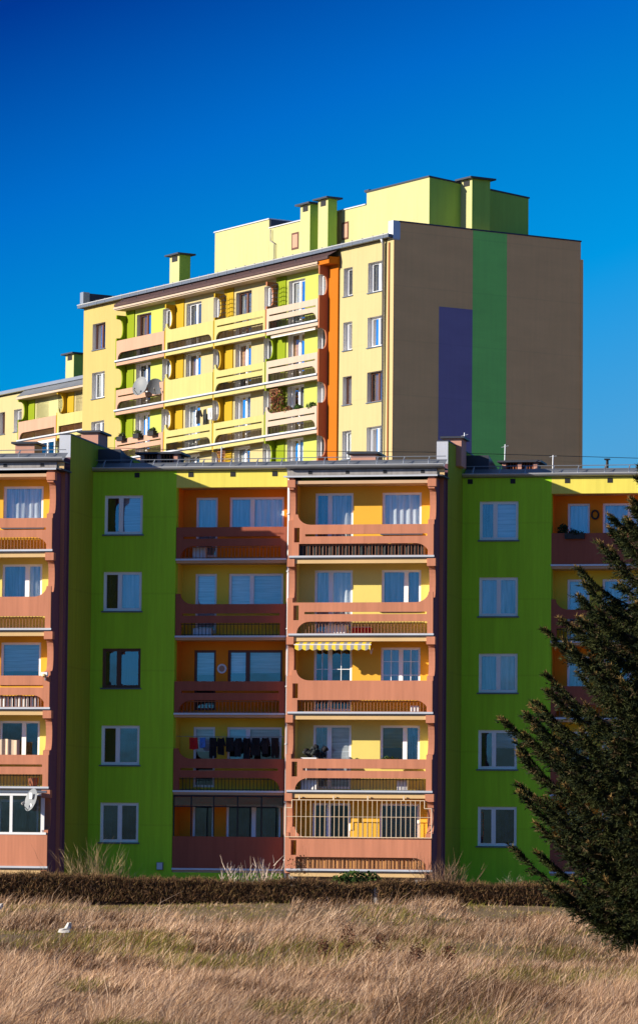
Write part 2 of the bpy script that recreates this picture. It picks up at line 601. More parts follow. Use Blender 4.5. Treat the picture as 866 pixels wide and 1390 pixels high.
# ------------------------------------------------------------------ building pieces
def window(parent, x0, x1, z0, z1, y, panes=2, split=0.5, curt='lace', frame=None, sill=True, reveal=0.12, curt2=None,
           drop=1.0, muntin=False, room=0.7, border=0.08, simple=False):
    """Frame with its panes, curtain and the room behind, set back into an opening of the wall at y."""
    fm = frame or FRAME
    yf = y + reveal
    mb = MB()
    b = border
    mb.box(x0, x1, yf, yf + 0.07, z0, z0 + b, fm)
    mb.box(x0, x1, yf, yf + 0.07, z1 - b, z1, fm)
    mb.box(x0, x0 + b, yf + 0.001, yf + 0.069, z0 + b, z1 - b, fm)
    mb.box(x1 - b, x1, yf + 0.001, yf + 0.069, z0 + b, z1 - b, fm)
    cells = []
    if panes == 2:
        xm = x0 + (x1 - x0) * split
        mb.box(xm - 0.075, xm + 0.075, yf + 0.001, yf + 0.069, z0 + b, z1 - b, fm)
        cells = [(x0 + b, xm - 0.075), (xm + 0.075, x1 - b)]
    else:
        cells = [(x0 + b, x1 - b)]
    if muntin:
        for (a, c) in cells:
            mb.box((a + c) / 2 - 0.012, (a + c) / 2 + 0.012, yf + 0.02, yf + 0.045, z0 + b, z1 - b, fm)
            for t in (0.33, 0.66):
                zz = z0 + (z1 - z0) * t
                mb.box(a, c, yf + 0.022, yf + 0.043, zz - 0.012, zz + 0.012, fm)
    w = mb.build('window', parent)
    p = MB()
    for (a, c) in cells:
        t1, t2 = rnd.uniform(-0.012, 0.012), rnd.uniform(0.0, 0.012)     # no two panes hang exactly alike
        p.face([(a, yf + 0.033 + t1, z0 + b), (c, yf + 0.033 - t1, z0 + b), (c, yf + 0.033 - t1 + t2, z1 - b), (a, yf + 0.033 + t1 + t2, z1 - b)], GLASS)
    p.build('pane', w)
    kinds = [curt, curt2 or curt]
    for kind in ([curt] if (curt2 is None or panes == 1) else kinds):
        if kind == 'none':
            continue
        cm_ = MB()
        for i, (a, c) in enumerate(cells):
            if curt2 is not None and panes == 2 and kinds[i] != kind:
                continue
            zb = z1 - b - (z1 - z0 - 2 * b) * (drop if kind not in ('ochre', 'peach') else 0.55)
            n = max(6, int((c - a) / 0.045))
            flat = kind in ('blind', 'ochre', 'peach')
            ph = rnd.random() * 6
            prev = None
            for q in range(n + 1):
                xx = a - 0.03 + (c - a + 0.06) * q / n
                yy = yf + 0.13 + (0 if flat else 0.030 * math.sin(q * 1.3 + ph) + 0.018 * math.sin(q * 0.6 + ph * 2))
                if prev:
                    cm_.face([(prev[0], prev[1], zb), (xx, yy, zb), (xx, yy, z1 - b), (prev[0], prev[1], z1 - b)], CURT[kind])
                prev = (xx, yy)
        if cm_.v:
            cm_.build('curtain' if kind not in ('blind', 'ochre', 'peach') else 'blind', w)
        if curt2 == curt:
            break
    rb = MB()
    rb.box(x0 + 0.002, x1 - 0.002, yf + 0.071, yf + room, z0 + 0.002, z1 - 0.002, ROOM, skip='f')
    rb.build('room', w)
    if sill:
        MB().box(x0 - 0.05, x1 + 0.05, y - 0.06, yf - 0.002, z0 - 0.05, z0 - 0.004, SILL).build('sill', w)
    return w


def rect(x0, x1, z0, z1):
    return [(x0, z0), (x1, z0), (x1, z1), (x0, z1)]


def arc(cx, cz, rx, rz, a0, a1, n=7):
    return [(cx + rx * math.cos(R(a0 + (a1 - a0) * i / n)), cz + rz * math.sin(R(a0 + (a1 - a0) * i / n))) for i in range(n + 1)]


def parapet(x0, x1, zb, kind, flare, rside, gap=None):
    """Outline and holes of a balcony front: kind slit/solid/full; flare and rounded corner on one side."""
    h = 1.13
    holes = []
    ob = {'slit': 0.47, 'solid': 0.46, 'full': 0.0}[kind]
    out = []
    if ob:
        wl, wr = (0.62, 0.2) if rside == 'l' else ((0.2, 0.62) if rside == 'r' else (0.2, 0.2))
        out = [(x0, zb + 0.02), (x0 + (0.15 if wl > 0.5 else wl), zb + 0.02)]
        if wl > 0.5:
            out += arc(x0 + wl, zb + 0.06, wl - 0.15, ob - 0.06, 180, 90)
        else:
            out += [(x0 + wl, zb + ob)]
        if wr > 0.5:
            out += arc(x1 - wr, zb + 0.06, wr - 0.15, ob - 0.06, 90, 0)
        else:
            out += [(x1 - wr, zb + ob)]
        out += [(x1 - (0.15 if wr > 0.5 else wr), zb + 0.02), (x1, zb + 0.02)]
    else:
        out = [(x0, zb + 0.02), (x1, zb + 0.02)]
    if flare == 'r':
        out += [(x1, zb + h + 0.36)] + [(x1 - 0.16, zb + h + 0.36)] + arc(x1 - 0.62, zb + h + 0.36, 0.46, 0.36, 0, -90)[1:]
    else:
        out += [(x1, zb + h)]
    if flare == 'l':
        out += arc(x0 + 0.62, zb + h + 0.36, 0.46, 0.36, -90, -180) + [(x0, zb + h + 0.36)]
    else:
        out += [(x0, zb + h)]
    if kind == 'slit':
        holes.append(rect(x0 + (0.42 if gap else 0.25), x1 - 0.22, zb + 0.725, zb + 0.805))
    if gap:
        holes.append(rect(x0 + 0.03, x0 + 0.22, zb + 0.52, zb + 1.03))
    return out, holes


def fin_outline(yf, yb, z0, z1, slabs, rec):
    """Side panel of a balcony stack in (y, z): front edge scooped between parapet top and the next slab."""
    pts = [(yb, z1), (yb, z0), (yf, z0)]
    for z in slabs:
        a, b = z + 1.28, z + 2.36
        if b > z1:
            break
        pts += [(yf, a)]
        m = (b - a) / 2
        for i in range(1, 10):
            t = math.pi * i / 10
            pts.append((yf + rec * math.sin(t) ** 0.42, a + m - m * math.cos(t)))
        pts += [(yf, b)]
    pts += [(yf, z1)]
    return pts


def railing(x0, x1, y, zb, mat, parent, top=0.47, pitch=0.115, r=0.009):
    mb = MB()
    n = int((x1 - x0) / pitch)
    for i in range(n + 1):
        x = x0 + (x1 - x0) * i / n
        mb.box(x - r, x + r, y - r, y + r, zb + 0.03, zb + top, mat, skip='ud')
    mb.box(x0, x1, y - 0.012, y + 0.012, zb + 0.05, zb + 0.075, mat)
    mb.box(x0, x1, y - 0.012, y + 0.012, zb + top - 0.05, zb + top - 0.025, mat)
    return mb.build('railing', parent)


# ================================================================== ground
gm = paint('field_soil', (0.20, 0.135, 0.07), var=0.35, scale=(0.5, 0.5, 0.5), grain=6)


def ground_z(x, y):
    return 0.05 * np.sin(x * 0.35 + y * 0.11) + 0.06 * np.sin(y * 0.16 - x * 0.13 + 1.0) + 0.03 * np.sin(x * 0.9 + 2) * np.sin(y * 0.4) \
        + 0.10 * np.clip((y - 100) / 26, 0, 1)


gx = np.concatenate([[-3000, -600, -120], np.linspace(-60, 60, 81), [120, 600, 3000]])
gy = np.concatenate([[-3000, -400, -60], np.linspace(0, 180, 121), [320, 900, 4500]])
GX, GY = np.meshgrid(gx, gy)
GZ = ground_z(GX, GY)
gv = np.stack([GX.ravel(), GY.ravel(), GZ.ravel()], 1)
nx = len(gx)
ii = (np.arange(len(gy) - 1)[:, None] * nx + np.arange(nx - 1)[None]).ravel()
g = np_mesh('ground', gv, np.stack([ii, ii + 1, ii + nx + 1, ii + nx], 1), gm)
tag(g, 'dry field ground below the apartment blocks', 'ground', kind='structure')

# ================================================================== front apartment block
front = empty('apartment_building', FO, FY)
tag(front, 'lower green apartment block with terracotta balconies in front of the tower', 'apartment building')
V0, PIT = 1.19, 2.695
SL = [V0 + PIT * k for k in range(5)]              # slab levels, ground floor first
WALLH = 15.08


def wall_with_holes(x0, x1, z0, z1, y0, y1, holes, mat, name='wall', edge=None):
    mb = MB()
    mb.prism(rect(x0, x1, z0, z1), [rect(*h) for h in holes], y0, y1, mat, 'y', edge)
    return mb.build(name, front)


def level(k):                                       # storeys counted from the top, as the windows are listed
    return SL[4 - k]


def roof_edge(x0, x1, y, z0):
    """Sloped sheet-metal eave with gutter, snow-guard brackets and a pipe rail."""
    mb = MB()
    mb.face([(x0, y, z0 + 0.06), (x1, y, z0 + 0.06), (x1, y + 0.55, z0 + 0.34), (x0, y + 0.55, z0 + 0.34)], ZINC)
    mb.face([(x0, y, z0 + 0.06), (x1, y, z0 + 0.06), (x1, y + 0.02, z0), (x0, y + 0.02, z0)], ZINC)
    mb.box(x0, x1, y + 0.02, y + 0.7, z0 - 0.03, z0, DARKM)
    e = mb.build('roof_edge', front)
    gt = MB()
    seg = []
    for i in range(9):
        t = math.pi * i / 8
        seg.append((y - 0.11 - 0.10 * math.cos(t), z0 + 0.10 - 0.10 * math.sin(t)))
    for i in range(8):
        (a, b), (c, d) = seg[i], seg[i + 1]
        gt.face([(x0, a, b), (x1, a, b), (x1, c, d), (x0, c, d)], ZINC)
    gt.tube([(x0, y - 0.21, z0 + 0.105), (x1, y - 0.21, z0 + 0.105)], 0.018, ZINCL, 5)
    gt.build('gutter', e)
    br = MB()
    x = x0 + 0.3
    while x < x1:
        br.face([(x, y - 0.2, z0 + 0.11), (x + 0.045, y - 0.2, z0 + 0.11), (x + 0.06, y + 0.30, z0 + 0.42), (x + 0.02, y + 0.30, z0 + 0.42)], ZINC)
        br.tube([(x + 0.02, y + 0.02, z0 + 0.08), (x + 0.05, y + 0.28, z0 + 0.42)], 0.014, ZINCL, 4)
        x += 0.92 + rnd.uniform(-0.1, 0.1)
    br.tube([(x0, y + 0.27, z0 + 0.42), (x1, y + 0.27, z0 + 0.42)], 0.015, ZINC, 5)
    br.build('snow_guard', e)


def green_wall(sx, sy, dx, styles):
    """Plain lime wall with one window per storey."""
    x0, x1 = sx - 1.13, sx + 1.9 + dx
    w0, w1 = sx - 0.70 + dx * 1.2, sx + 0.69 + dx * 1.2
    tops = [level(k) + 2.28 for k in range(5)]
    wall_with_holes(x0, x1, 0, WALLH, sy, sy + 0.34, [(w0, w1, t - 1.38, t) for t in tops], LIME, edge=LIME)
    for t, st in zip(tops, styles):
        window(front, w0, w1, t - 1.38, t, sy, reveal=0.07, border=0.10, **st)


def loggia(sx, sy, dx, xr, fronts, walls, wins):
    """Recessed balconies between the lime wall and the balcony stack."""
    x0, x1 = sx + 1.9 + dx, xr
    yb = sy + 1.05
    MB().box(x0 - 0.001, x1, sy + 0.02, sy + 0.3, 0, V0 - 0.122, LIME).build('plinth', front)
    ZT = 14.5
    # fascia, side walls, ceiling
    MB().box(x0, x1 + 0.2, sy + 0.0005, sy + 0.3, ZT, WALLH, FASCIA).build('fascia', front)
    MB().box(x0 - 0.001, x1 + 0.2, sy + 0.301, yb + 0.2, ZT + 0.01, ZT + 0.2, SOFFIT).build('ceiling', front)
    for k in range(5):
        zb = level(k)
        zt = level(k - 1) - 0.12 if k else ZT + 0.008
        wm = walls[k]
        # back wall with openings
        hs = [(a, b, zb + 0.16 if d else zb + 0.95, min(zt - 0.05, zb + 2.27)) for (a, b, d, st) in wins(k)]
        mb = MB()
        mb.prism(rect(x0 - 0.1, x1 + 0.1, zb, zt), [rect(*h) for h in hs], yb, yb + 0.16, wm)
        mb.build('wall', front)
        MB().box(x0 - 0.12, x0 - 0.004, sy + 0.342, yb, zb + 0.001, zt - 0.001, wm).build('wall', front)
        for h, (a, b, d, st) in zip(hs, wins(k)):
            window(front, h[0], h[1], h[2], h[3], yb, sill=not d, reveal=0.06, **st)
        bal = MB().box(x0 + 0.005, x1, sy + 0.06, yb - 0.002, zb - 0.12, zb - 0.002, SOFFIT).build('balcony', front)
        MB().box(x0 + 0.005, x1, sy - 0.03, sy + 0.075, zb - 0.035, zb + 0.03, ZINCL).build('edge_trim', bal)
        kind, fl, rs = fronts[k]
        o, hl = parapet(x0 + 0.02, x1 - 0.01, zb, kind, fl, rs)
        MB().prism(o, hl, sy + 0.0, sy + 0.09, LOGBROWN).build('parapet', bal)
        if kind != 'full':
            railing(x0 + 0.2, x1 - 0.1, sy + 0.12, zb, BLACKM if k % 2 else RUST, bal, pitch=0.125)


def stack(sx, sy, fronts, walls, wins):
    """Projecting balcony stack with scooped side panels."""
    xa, xb = sx + 6.07, sx + 11.20
    yf, yb = sy - 0.7, sy + 0.35
    ZT = 14.52
    for k in range(5):
        zb = level(k)
        zt = level(k - 1) - 0.12 if k else ZT
        hs = [(a, b, zb + 0.12 if d else zb + 0.9, min(zt - 0.06, zb + 2.32)) for (a, b, d, st) in wins(k)]
        mb = MB()
        mb.prism(rect(xa, xb, zb, zt), [rect(*h) for h in hs], yb, yb + 0.16, walls[k])
        mb.build('wall', front)
        for h, (a, b, d, st) in zip(hs, wins(k)):
            window(front, h[0], h[1], h[2], h[3], yb, sill=not d, reveal=0.05, **st)
        # inner faces of the side panels carry the loggia colour
        MB().box(xa + 0.181, xa + 0.19, yf + 0.62, yb - 0.001, zb + 0.001, zt - 0.001, walls[k]).build('wall', front)
        MB().box(xb - 0.24, xb - 0.221, yf + 0.62, yb - 0.001, zb + 0.001, zt - 0.001, walls[k]).build('wall', front)
        bal = MB().box(xa + 0.2, xb - 0.25, yf + 0.1, yb - 0.002, zb - 0.13, zb - 0.003, SOFFIT).build('balcony', front)
        MB().box(xa + 0.05, xb + 0.02, yf - 0.06, yf - 0.004, zb - 0.01, zb + 0.055, ZINCL).box(xa + 0.05, xb + 0.01, yf - 0.03, yf - 0.003, zb - 0.05, zb - 0.012, DARKM).build('edge_trim', bal)
        MB().box(xa + 0.19, xb - 0.23, yf + 0.03, yf + 0.098, zb - 0.21, zb - 0.003, CREAM).build('edge_beam', bal)
        kind, fl, rs = fronts[k]
        o, hl = parapet(xa + 0.185, xb - 0.02, zb, kind, fl, rs, gap=True)
        MB().prism(o, hl, yf + 0.0, yf + 0.09, BROWN).build('parapet', bal)
        if kind != 'full':
            railing(xa + 0.4, xb - 0.35, yf + 0.13, zb, RUST if k != 3 else BLACKM, bal)
    zs = [SL[0] - 0.2] + SL
    for (x0, x1, nm) in ((xa, xa + 0.18, 0), (xb - 0.22, xb, 1)):
        o = fin_outline(yf + 0.02, yb + 0.1, SL[0] - 0.1, 14.74, SL, 0.34)
        mb = MB()
        mb.prism(o, [], x0, x1, BROWN, 'x')
        f = mb.build('side_panel', front)
        # brackets under each slab and beside each parapet
        for z in SL[1:] + [14.72]:
            MB().box(x0 - 0.02, x1 + 0.06, yf - 0.02, yf + 0.25, z - 0.32, z - 0.055, BROWN).build('bracket', f)
    if True:                                         # outer skin of the right end, its blue shade painted on as purple
        sk = MB()
        sk.prism(fin_outline(yf + 0.03, yb + 0.1, 0.3, 14.7, SL, 0.36), [], xb + 0.001, xb + 0.012, PURPLE, 'x')
        sk.box(xb + 0.013, xb + 0.15, sy + 0.25, sy + 0.6, 0, 14.78, BROWN)
        sk.box(xb + 0.151, xb + 0.16, sy + 0.255, sy + 0.6, 0, 14.78, PURPLE)
        sk.build('end_wall', front)
    # plinth posts
    MB().box(xa + 0.1, xa + 0.42, yf + 0.15, yf + 0.45, 0, SL[0] - 0.14, CONC).build('post', front)
    MB().box(xb - 0.6, xb - 0.24, yf + 0.15, yf + 0.45, 0, SL[0] - 0.14, CONC).build('post', front)
    MB().box(xa, xb, yb + 0.02, yb + 0.2, 0, SL[0] - 0.001, CONC).build('plinth', front)
    # top: soffit, drip edge, grey fascia with vents
    tp = MB()
    tp.box(xa + 0.19, xb - 0.23, yf + 0.03, yb - 0.001, ZT + 0.001, ZT + 0.11, SOFFIT)
    tp.box(xa - 0.1, xb + 0.3, yf - 0.06, yb + 0.2, 14.75, 14.80, DARKM)
    tp.box(xa - 0.16, xb + 0.12, yf - 0.11, yf - 0.062, 14.745, 14.80, ZINCL)
    e = tp.build('canopy', front)
    fb = MB()
    fb.box(xa - 0.1, xb + 0.05, yf + 0.20, yf + 0.3, 14.801, 15.05, CONC)
    for i in range(4):
        x = xa + 0.65 + i * 1.32
        fb.box(x, x + 0.13, yf + 0.19, yf + 0.199, 14.88, 14.99, BLACKM)
    fb.build('fascia', e)
    MB().box(xb + 0.06, xb + 0.30, yf + 0.25, yf + 0.32, 14.81, 15.06, CREAM).build('fascia_end', e)
    roof_edge(xa - 0.1, xb + 0.32, yf + 0.15, 15.06)


def firewall(sx, sy, ybk):
    x0, x1, y0 = sx + 11.05, sx + 11.43, sy + 0.6
    mb = MB()
    mb.box(x0, x1, y0, ybk, 0, 16.08, OLIVE)
    w = mb.build('firewall', front)
    MB().box(x0 - 0.02, x1 + 0.02, y0 - 0.025, ybk, 16.081, 16.13, DARKM).build('flashing', w)
    MB().box(x0 - 0.015, x1 + 0.004, y0 - 0.02, y0 - 0.003, 15.30, 16.08, ZINCL).build('cladding', w)
    MB().box(x0 - 0.015, x1 + 0.002, y0 - 0.012, y0 - 0.003, 0, 15.298, PURPLE).build('cladding', w)  # purple shade colour carried onto the firewall front


def vents(xs, sy):
    for x in xs:
        MB().box(x - 0.07, x + 0.11, sy - 0.012, sy - 0.002, 14.87, 15.04, BLACKM).build('air_vent', front)


P = 12.56
W_ = dict
# ---- section two (middle)
sec2_green = [W_(curt='none', curt2='blind', split=0.42), W_(curt='dim', curt2='white', split=0.42),
              W_(curt='none', curt2='dim', split=0.42, frame=FRAMEB), W_(curt='none', curt2='dim', split=0.42),
              W_(curt='dim', curt2='dim', split=0.5)]
green_wall(0, 0, 0, sec2_green)
LW2 = [[W_(panes=1, curt='white'), W_(curt='white', split=0.41)], [W_(panes=1, curt='blind'), W_(curt='blind', split=0.42)],
       [W_(panes=1, curt='blind', drop=0.40, frame=FRAMEB), W_(curt='blind', drop=0.62, split=0.36, frame=FRAMEB)],
       [W_(panes=1, curt='blind', drop=0.4), W_(curt='blind', drop=0.5, split=0.38)],
       [W_(panes=1, curt='dim'), W_(curt='dim', split=0.5)]]
WC = [ORANGE, YELLOW, ORANGE, YELLOW, ORANGE]
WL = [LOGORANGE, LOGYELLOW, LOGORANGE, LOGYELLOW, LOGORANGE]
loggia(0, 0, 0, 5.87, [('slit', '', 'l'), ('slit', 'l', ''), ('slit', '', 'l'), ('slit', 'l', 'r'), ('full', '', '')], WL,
       lambda k: [(2.36, 3.14, True, LW2[k][0]), (3.57, 5.53, False, LW2[k][1])])
SW2 = [[W_(curt='sheer', curt2='lace', split=0.38), W_(panes=1, curt='white')], [W_(curt='lace', curt2='white', split=0.42), W_(curt='white', curt2='lace', split=0.62)],
       [W_(curt='none', curt2='dim', split=0.42, muntin=True), W_(curt='white', curt2='lace', split=0.5, muntin=True)],
       [W_(curt='sheer', curt2='blind', split=0.42), W_(curt='ochre', curt2='sheer', split=0.62)],
       [W_(curt='none', split=0.42), W_(panes=1, curt='dim')]]
stack(0, 0, [('slit', 'l', 'r'), ('slit', 'r', 'l'), ('solid', 'l', 'r'), ('slit', '', 'l'), ('solid', 'l', 'r')], WC,
      lambda k: [(6.80, 8.15, True, SW2[k][0]), (9.17, 10.56, False, SW2[k][1])])
MB().box(5.871, 6.069, 0, 1.2, 0, WALLH, BROWN).build('wall', front)
firewall(0, 0, 15)
roof_edge(-1.11, 5.95, 0.0, 15.1)
vents([0.45, 2.39, 3.9, 5.4], 0)
pipe = MB()
pipe.tube([(5.97, -0.10, 0.2), (5.97, -0.10, 14.8), (5.97, 0.02, 15.1)], 0.055, ZINCL, 8)
for z in np.arange(1.5, 15, 2.0):
    pipe.box(5.90, 6.04, -0.16, -0.002, z, z + 0.05, ZINC)
pipe.build('downpipe', front, True)
# glazed screen closing the ground-floor loggia
scr = MB()
for x in (1.93, 2.55, 3.35, 4.20, 5.05, 5.82):
    scr.box(x, x + 0.04, 0.02, 0.06, V0 + 1.14, V0 + 2.53, BLACKM)
scr.box(1.93, 5.86, 0.015, 0.065, V0 + 2.15, V0 + 2.19, BLACKM)
scr.box(1.93, 5.86, 0.01, 0.07, V0 + 2.50, V0 + 2.56, BLACKM)
sc_ = scr.build('balcony_screen', front)
MB().box(1.95, 5.85, 0.035, 0.042, V0 + 2.20, V0 + 2.49, TGLASS).build('pane', sc_)

# ---- section three (right, set back)
sec3_green = [W_(curt='sheer', curt2='blind', split=0.40), W_(curt='white', curt2='lace', split=0.5), W_(curt='lace', curt2='white', split=0.5),
              W_(curt='dim', curt2='blind', split=0.40, drop=0.45), W_(curt='none', curt2='dim', split=0.40)]
green_wall(P, 3.6, 0.15, sec3_green)
LW3 = [[W_(panes=1, curt='white'), W_(curt='white', split=0.5)], [W_(panes=1, curt='blind'), W_(curt='lace', split=0.5)],
       [W_(panes=1, curt='lace'), W_(curt='lace', split=0.5)], [W_(panes=1, curt='dim'), W_(curt='dim', split=0.5)],
       [W_(panes=1, curt='dim'), W_(curt='dim', split=0.5)]]
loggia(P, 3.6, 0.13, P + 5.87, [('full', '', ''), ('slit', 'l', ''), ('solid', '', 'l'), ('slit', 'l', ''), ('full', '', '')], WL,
       lambda k: [(15.03, 15.82, True, LW3[k][0]), (16.28, 18.2, False, LW3[k][1])])
MB().box(P + 5.871, P + 6.3, 3.6, 4.9, 0, WALLH, BROWN).build('wall', front)
roof_edge(P - 1.11, P + 6.3, 3.6, 15.1)
vents([11.68, 13.21, 15.15, 16.66], 3.6)

# ---- section one (left, nearer), of which only the right end of its balcony stack shows
SW1 = [[W_(curt='lace', split=0.4), W_(panes=1, curt='lace')], [W_(curt='lace'), W_(curt='lace', split=0.62)],
       [W_(curt='sheer'), W_(panes=1, curt='blind', drop=0.72)], [W_(curt='dim'), W_(curt='dim', split=0.6)],
       [W_(curt='dim'), W_(panes=1, curt='dim')]]
stack(-P, -3.6, [('slit', 'l', 'r'), ('solid', 'r', 'l'), ('slit', 'l', 'r'), ('slit', '', ''), ('full', '', '')], WC,
      lambda k: [(6.80 - P, 8.15 - P, True, SW1[k][0]), (9.13 - P, 10.56 - P, False, SW1[k][1])])
firewall(-P, -3.6, 11)
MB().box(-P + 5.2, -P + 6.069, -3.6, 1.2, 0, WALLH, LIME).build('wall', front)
# glazed-in ground-floor balcony of section one
gl = MB()
ya = -4.3
zb = V0 + 1.14
for x in (-6.2, -5.05, -3.9, -2.72, -1.62):
    gl.box(x, x + (0.12 if x > -2 else 0.10), ya + 0.02, ya + 0.09, zb + 0.001, zb + 1.34, WHITE)
gl.box(-6.25, -1.50, ya + 0.015, ya + 0.095, zb + 1.30, zb + 1.40, WHITE)
gl.box(-6.25, -1.42, ya - 0.02, ya + 0.10, zb - 0.02, zb + 0.06, WHITE)
for x in (-5.5, -4.4, -3.2):
    gl.box(x, x + 0.04, ya + 0.03, ya + 0.08, zb + 0.06, zb + 1.3, WHITE)
gs = gl.build('balcony_glazing', front)
MB().box(-6.15, -1.6, ya + 0.05, ya + 0.056, zb + 0.06, zb + 1.3, GLASS).build('pane', gs)
MB().box(-6.3, -1.42, ya - 0.03, ya + 0.12, zb + 1.401, zb + 1.47, SILL).build('flashing', gs)

# ---- roof deck, back and end walls
rf = MB()
rf.box(-P + 5.2, -P + 11.05, -3.3, 11, 15.2, 15.38, FELT)
rf.box(-1.11, 11.04, 0.56, 15, 15.2, 15.38, FELT)
rf.box(P - 1.11, P + 6.3, 4.16, 18, 15.2, 15.38, FELT)
rf.build('roof', front)
bw = MB()
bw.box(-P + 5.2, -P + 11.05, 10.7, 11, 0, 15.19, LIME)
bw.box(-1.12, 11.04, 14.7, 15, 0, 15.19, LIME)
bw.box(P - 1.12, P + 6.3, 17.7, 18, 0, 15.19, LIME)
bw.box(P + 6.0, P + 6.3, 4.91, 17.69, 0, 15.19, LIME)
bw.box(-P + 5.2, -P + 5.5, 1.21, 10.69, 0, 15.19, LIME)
bw.build('outer_wall', front)


def chimney_front(x0, x1, y0, y1, z0, z1, piers=False):
    mb = MB()
    if piers:
        for t in (0, 0.5, 1):
            xm = x0 + (x1 - x0) * (0.08 + 0.84 * t)
            mb.box(xm - 0.07, xm + 0.07, y0, y0 + 0.5, z0, z1, PINKBR)
        for i in range(12):
            xm = x0 + (x1 - x0) * (0.1 + 0.8 * i / 11)
            mb.box(xm - 0.012, xm + 0.012, y0 + 0.1, y0 + 0.13, z0, z1 - 0.001, TERRA)
        mb.box(x0 + 0.1, x1 - 0.1, y0 + 0.3, y1, z0, z1 - 0.002, BLACKM)
    else:
        mb.box(x0, x1, y0, y1, z0, z1, PINKBR)
    c = mb.build('chimney', front)
    MB().box(x0 - 0.12, x1 + 0.12, y0 - 0.12, y1 + 0.1, z1 + 0.001, z1 + 0.07, DARKM).build('cap', c)


chimney_front(-1.95, -1.32, 1.3, 2.6, 15.38, 16.62)
chimney_front(-0.25, 1.22, 3, 4.2, 15.38, 16.0, True)
chimney_front(7.5, 8.4, 3, 4.2, 15.38, 15.92)
chimney_front(11.0, 11.62, 2.2, 3.2, 15.38, 16.35)
chimney_front(12.5, 13.85, 5.4, 6.6, 15.38, 15.80, True)
chimney_front(-3.7, -3.0, -1, 0, 15.38, 16.0)
vp = MB()
vp.tube([(16.36, 5.2, 15.38), (16.36, 5.2, 15.85)], 0.05, BLACKM, 8)
vp.box(16.26, 16.46, 5.1, 5.3, 15.84, 15.88, BLACKM)
vp.build('vent_pipe', front)
# slanting sheet-metal upstands where the roof meets the firewalls
for sx, sy in ((0, 0), (P, 3.6)):
    MB().prism([(sy + 0.6, 15.385), (sy + 4.2, 15.385), (sy + 0.6, 15.95)], [], sx - 1.12, sx - 0.3, DARKM, 'x').build('roof_upstand', front)


# ================================================================== tower and the lower block beside it
def tower_balcony(par, x0, x1, yf, yb, z, kind, fl, rs, pm, wallm, sidem, top, wins, rail=RUST, last=False, finm=None):
    """One bay of a balcony stack: back wall, divider on its left, slab, parapet and rails."""
    hs = [(a, b, z + 0.12 if d else z + 1.0, z + 2.50) for (a, b, d, st) in wins]
    mb = MB()
    mb.prism(rect(x0 + 0.001, x1 - 0.001, z, top), [rect(*h) for h in hs], yb, yb + 0.3, wallm, edge=REVEAL)
    mb.build('wall', par)
    for h, (a, b, d, st) in zip(hs, wins):
        window(par, *h, yb, reveal=0.22, sill=False, border=0.09, **st)
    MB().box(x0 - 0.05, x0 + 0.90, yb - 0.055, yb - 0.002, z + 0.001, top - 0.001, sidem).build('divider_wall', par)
    fo = fin_outline(yf + 0.02, yb - 0.057, z - 0.15, z + 2.72 - 0.16, [z], 0.40)
    MB().prism(fo, [], x0 - 0.06, x0 + 0.06, finm or sidem, 'x').build('side_panel', par)
    bal = MB().box(x0 + 0.061, x1 - 0.061, yf + 0.07, yb - 0.001, z - 0.16, z - 0.001, TPALE).build('balcony', par)
    MB().box(x0 - 0.06, x1 - 0.061, yf - 0.05, yf + 0.0, z - 0.02, z + 0.06, ZINCL).box(x0 - 0.06, x1 - 0.061, yf - 0.03, yf + 0.0, z - 0.065, z - 0.021, DARKM).build('edge_trim', bal)
    MB().box(x0 + 0.061, x1 - 0.061, yf + 0.005, yf + 0.068, z - 0.24, z - 0.07, pm).build('edge_beam', bal)
    o, hl = parapet(x0 + 0.07, x1 - 0.08, z, kind, fl, rs)
    MB().prism(o, hl, yf + 0.002, yf + 0.1, pm).build('parapet', bal)
    if kind != 'full':
        railing(x0 + 0.25, x1 - 0.2, yf + 0.14, z, rail, bal, pitch=0.14, r=0.009)
    return bal


def tower_chimney(par, x0, x1, y0, y1, z0, z1, mat=None):
    mb = MB()
    mb.box(x0, x1, y0, y1, z0, z1, mat or TLIME)
    c = mb.build('chimney', par)
    MB().box(x1 + 0.002, x1 + 0.010, y0 + 0.004, y1, z0, z1 - 0.002, TSHADE).build('shade_sheet', c)  # thin sheet that paints the chimney's shaded side
    MB().box(x0 - 0.22, x1 + 0.22, y0 - 0.22, y1 + 0.22, z1 + 0.001, z1 + 0.09, DARKM).build('cap', c)
    MB().box(x0 + 0.25, x1 - 0.2, y0 - 0.012, y0 - 0.002, z1 - 0.34, z1 - 0.06, BLACKM).build('flue_opening', c)
    return c


tower = empty('apartment_building', TO, TY)
tag(tower, 'tall yellow apartment tower with brown gable striped green and violet', 'apartment building')
TS = [28.48 - 2.72 * k for k in range(4)]
TT = [31.0 - 2.735 * k for k in range(4)]
YF, YB = -0.65, 0.03
WT = 31.98
# street wall of the tower: left strip and right strip, with deep window openings
for (x0, x1, cols) in ((-31.65, -26.77, [(-30.6, -29.14, 1.46)]), (-5.86, -0.005, [(-4.56, -3.73, 1.42), (-2.31, -0.87, 1.5)])):
    hs = [(a, b, t - h, t) for t in TT for (a, b, h) in cols]
    mb = MB()
    mb.prism(rect(x0, x1, 0, WT), [rect(*h) for h in hs], 0.0, 0.36, TYELW if x1 < -20 else TYEL, edge=REVEAL)
    mb.build('wall', tower)
    i = 0
    for k, t in enumerate(TT):
        for (a, b, h) in cols:
            br = (k == 2 and a > -6)
            wide = b - a > 1
            window(tower, a, b, t - h, t, 0.0, reveal=0.24, panes=2 if wide else 1, split=0.5, curt=('brown' if br else ['grey', 'sheer', 'lace', 'white'][k]) if a > -6 else ['none', 'lace', 'sheer', 'sheer'][k],
                   frame=FRAMEB if br or (a < -20 and k == 0) else None, border=0.09)
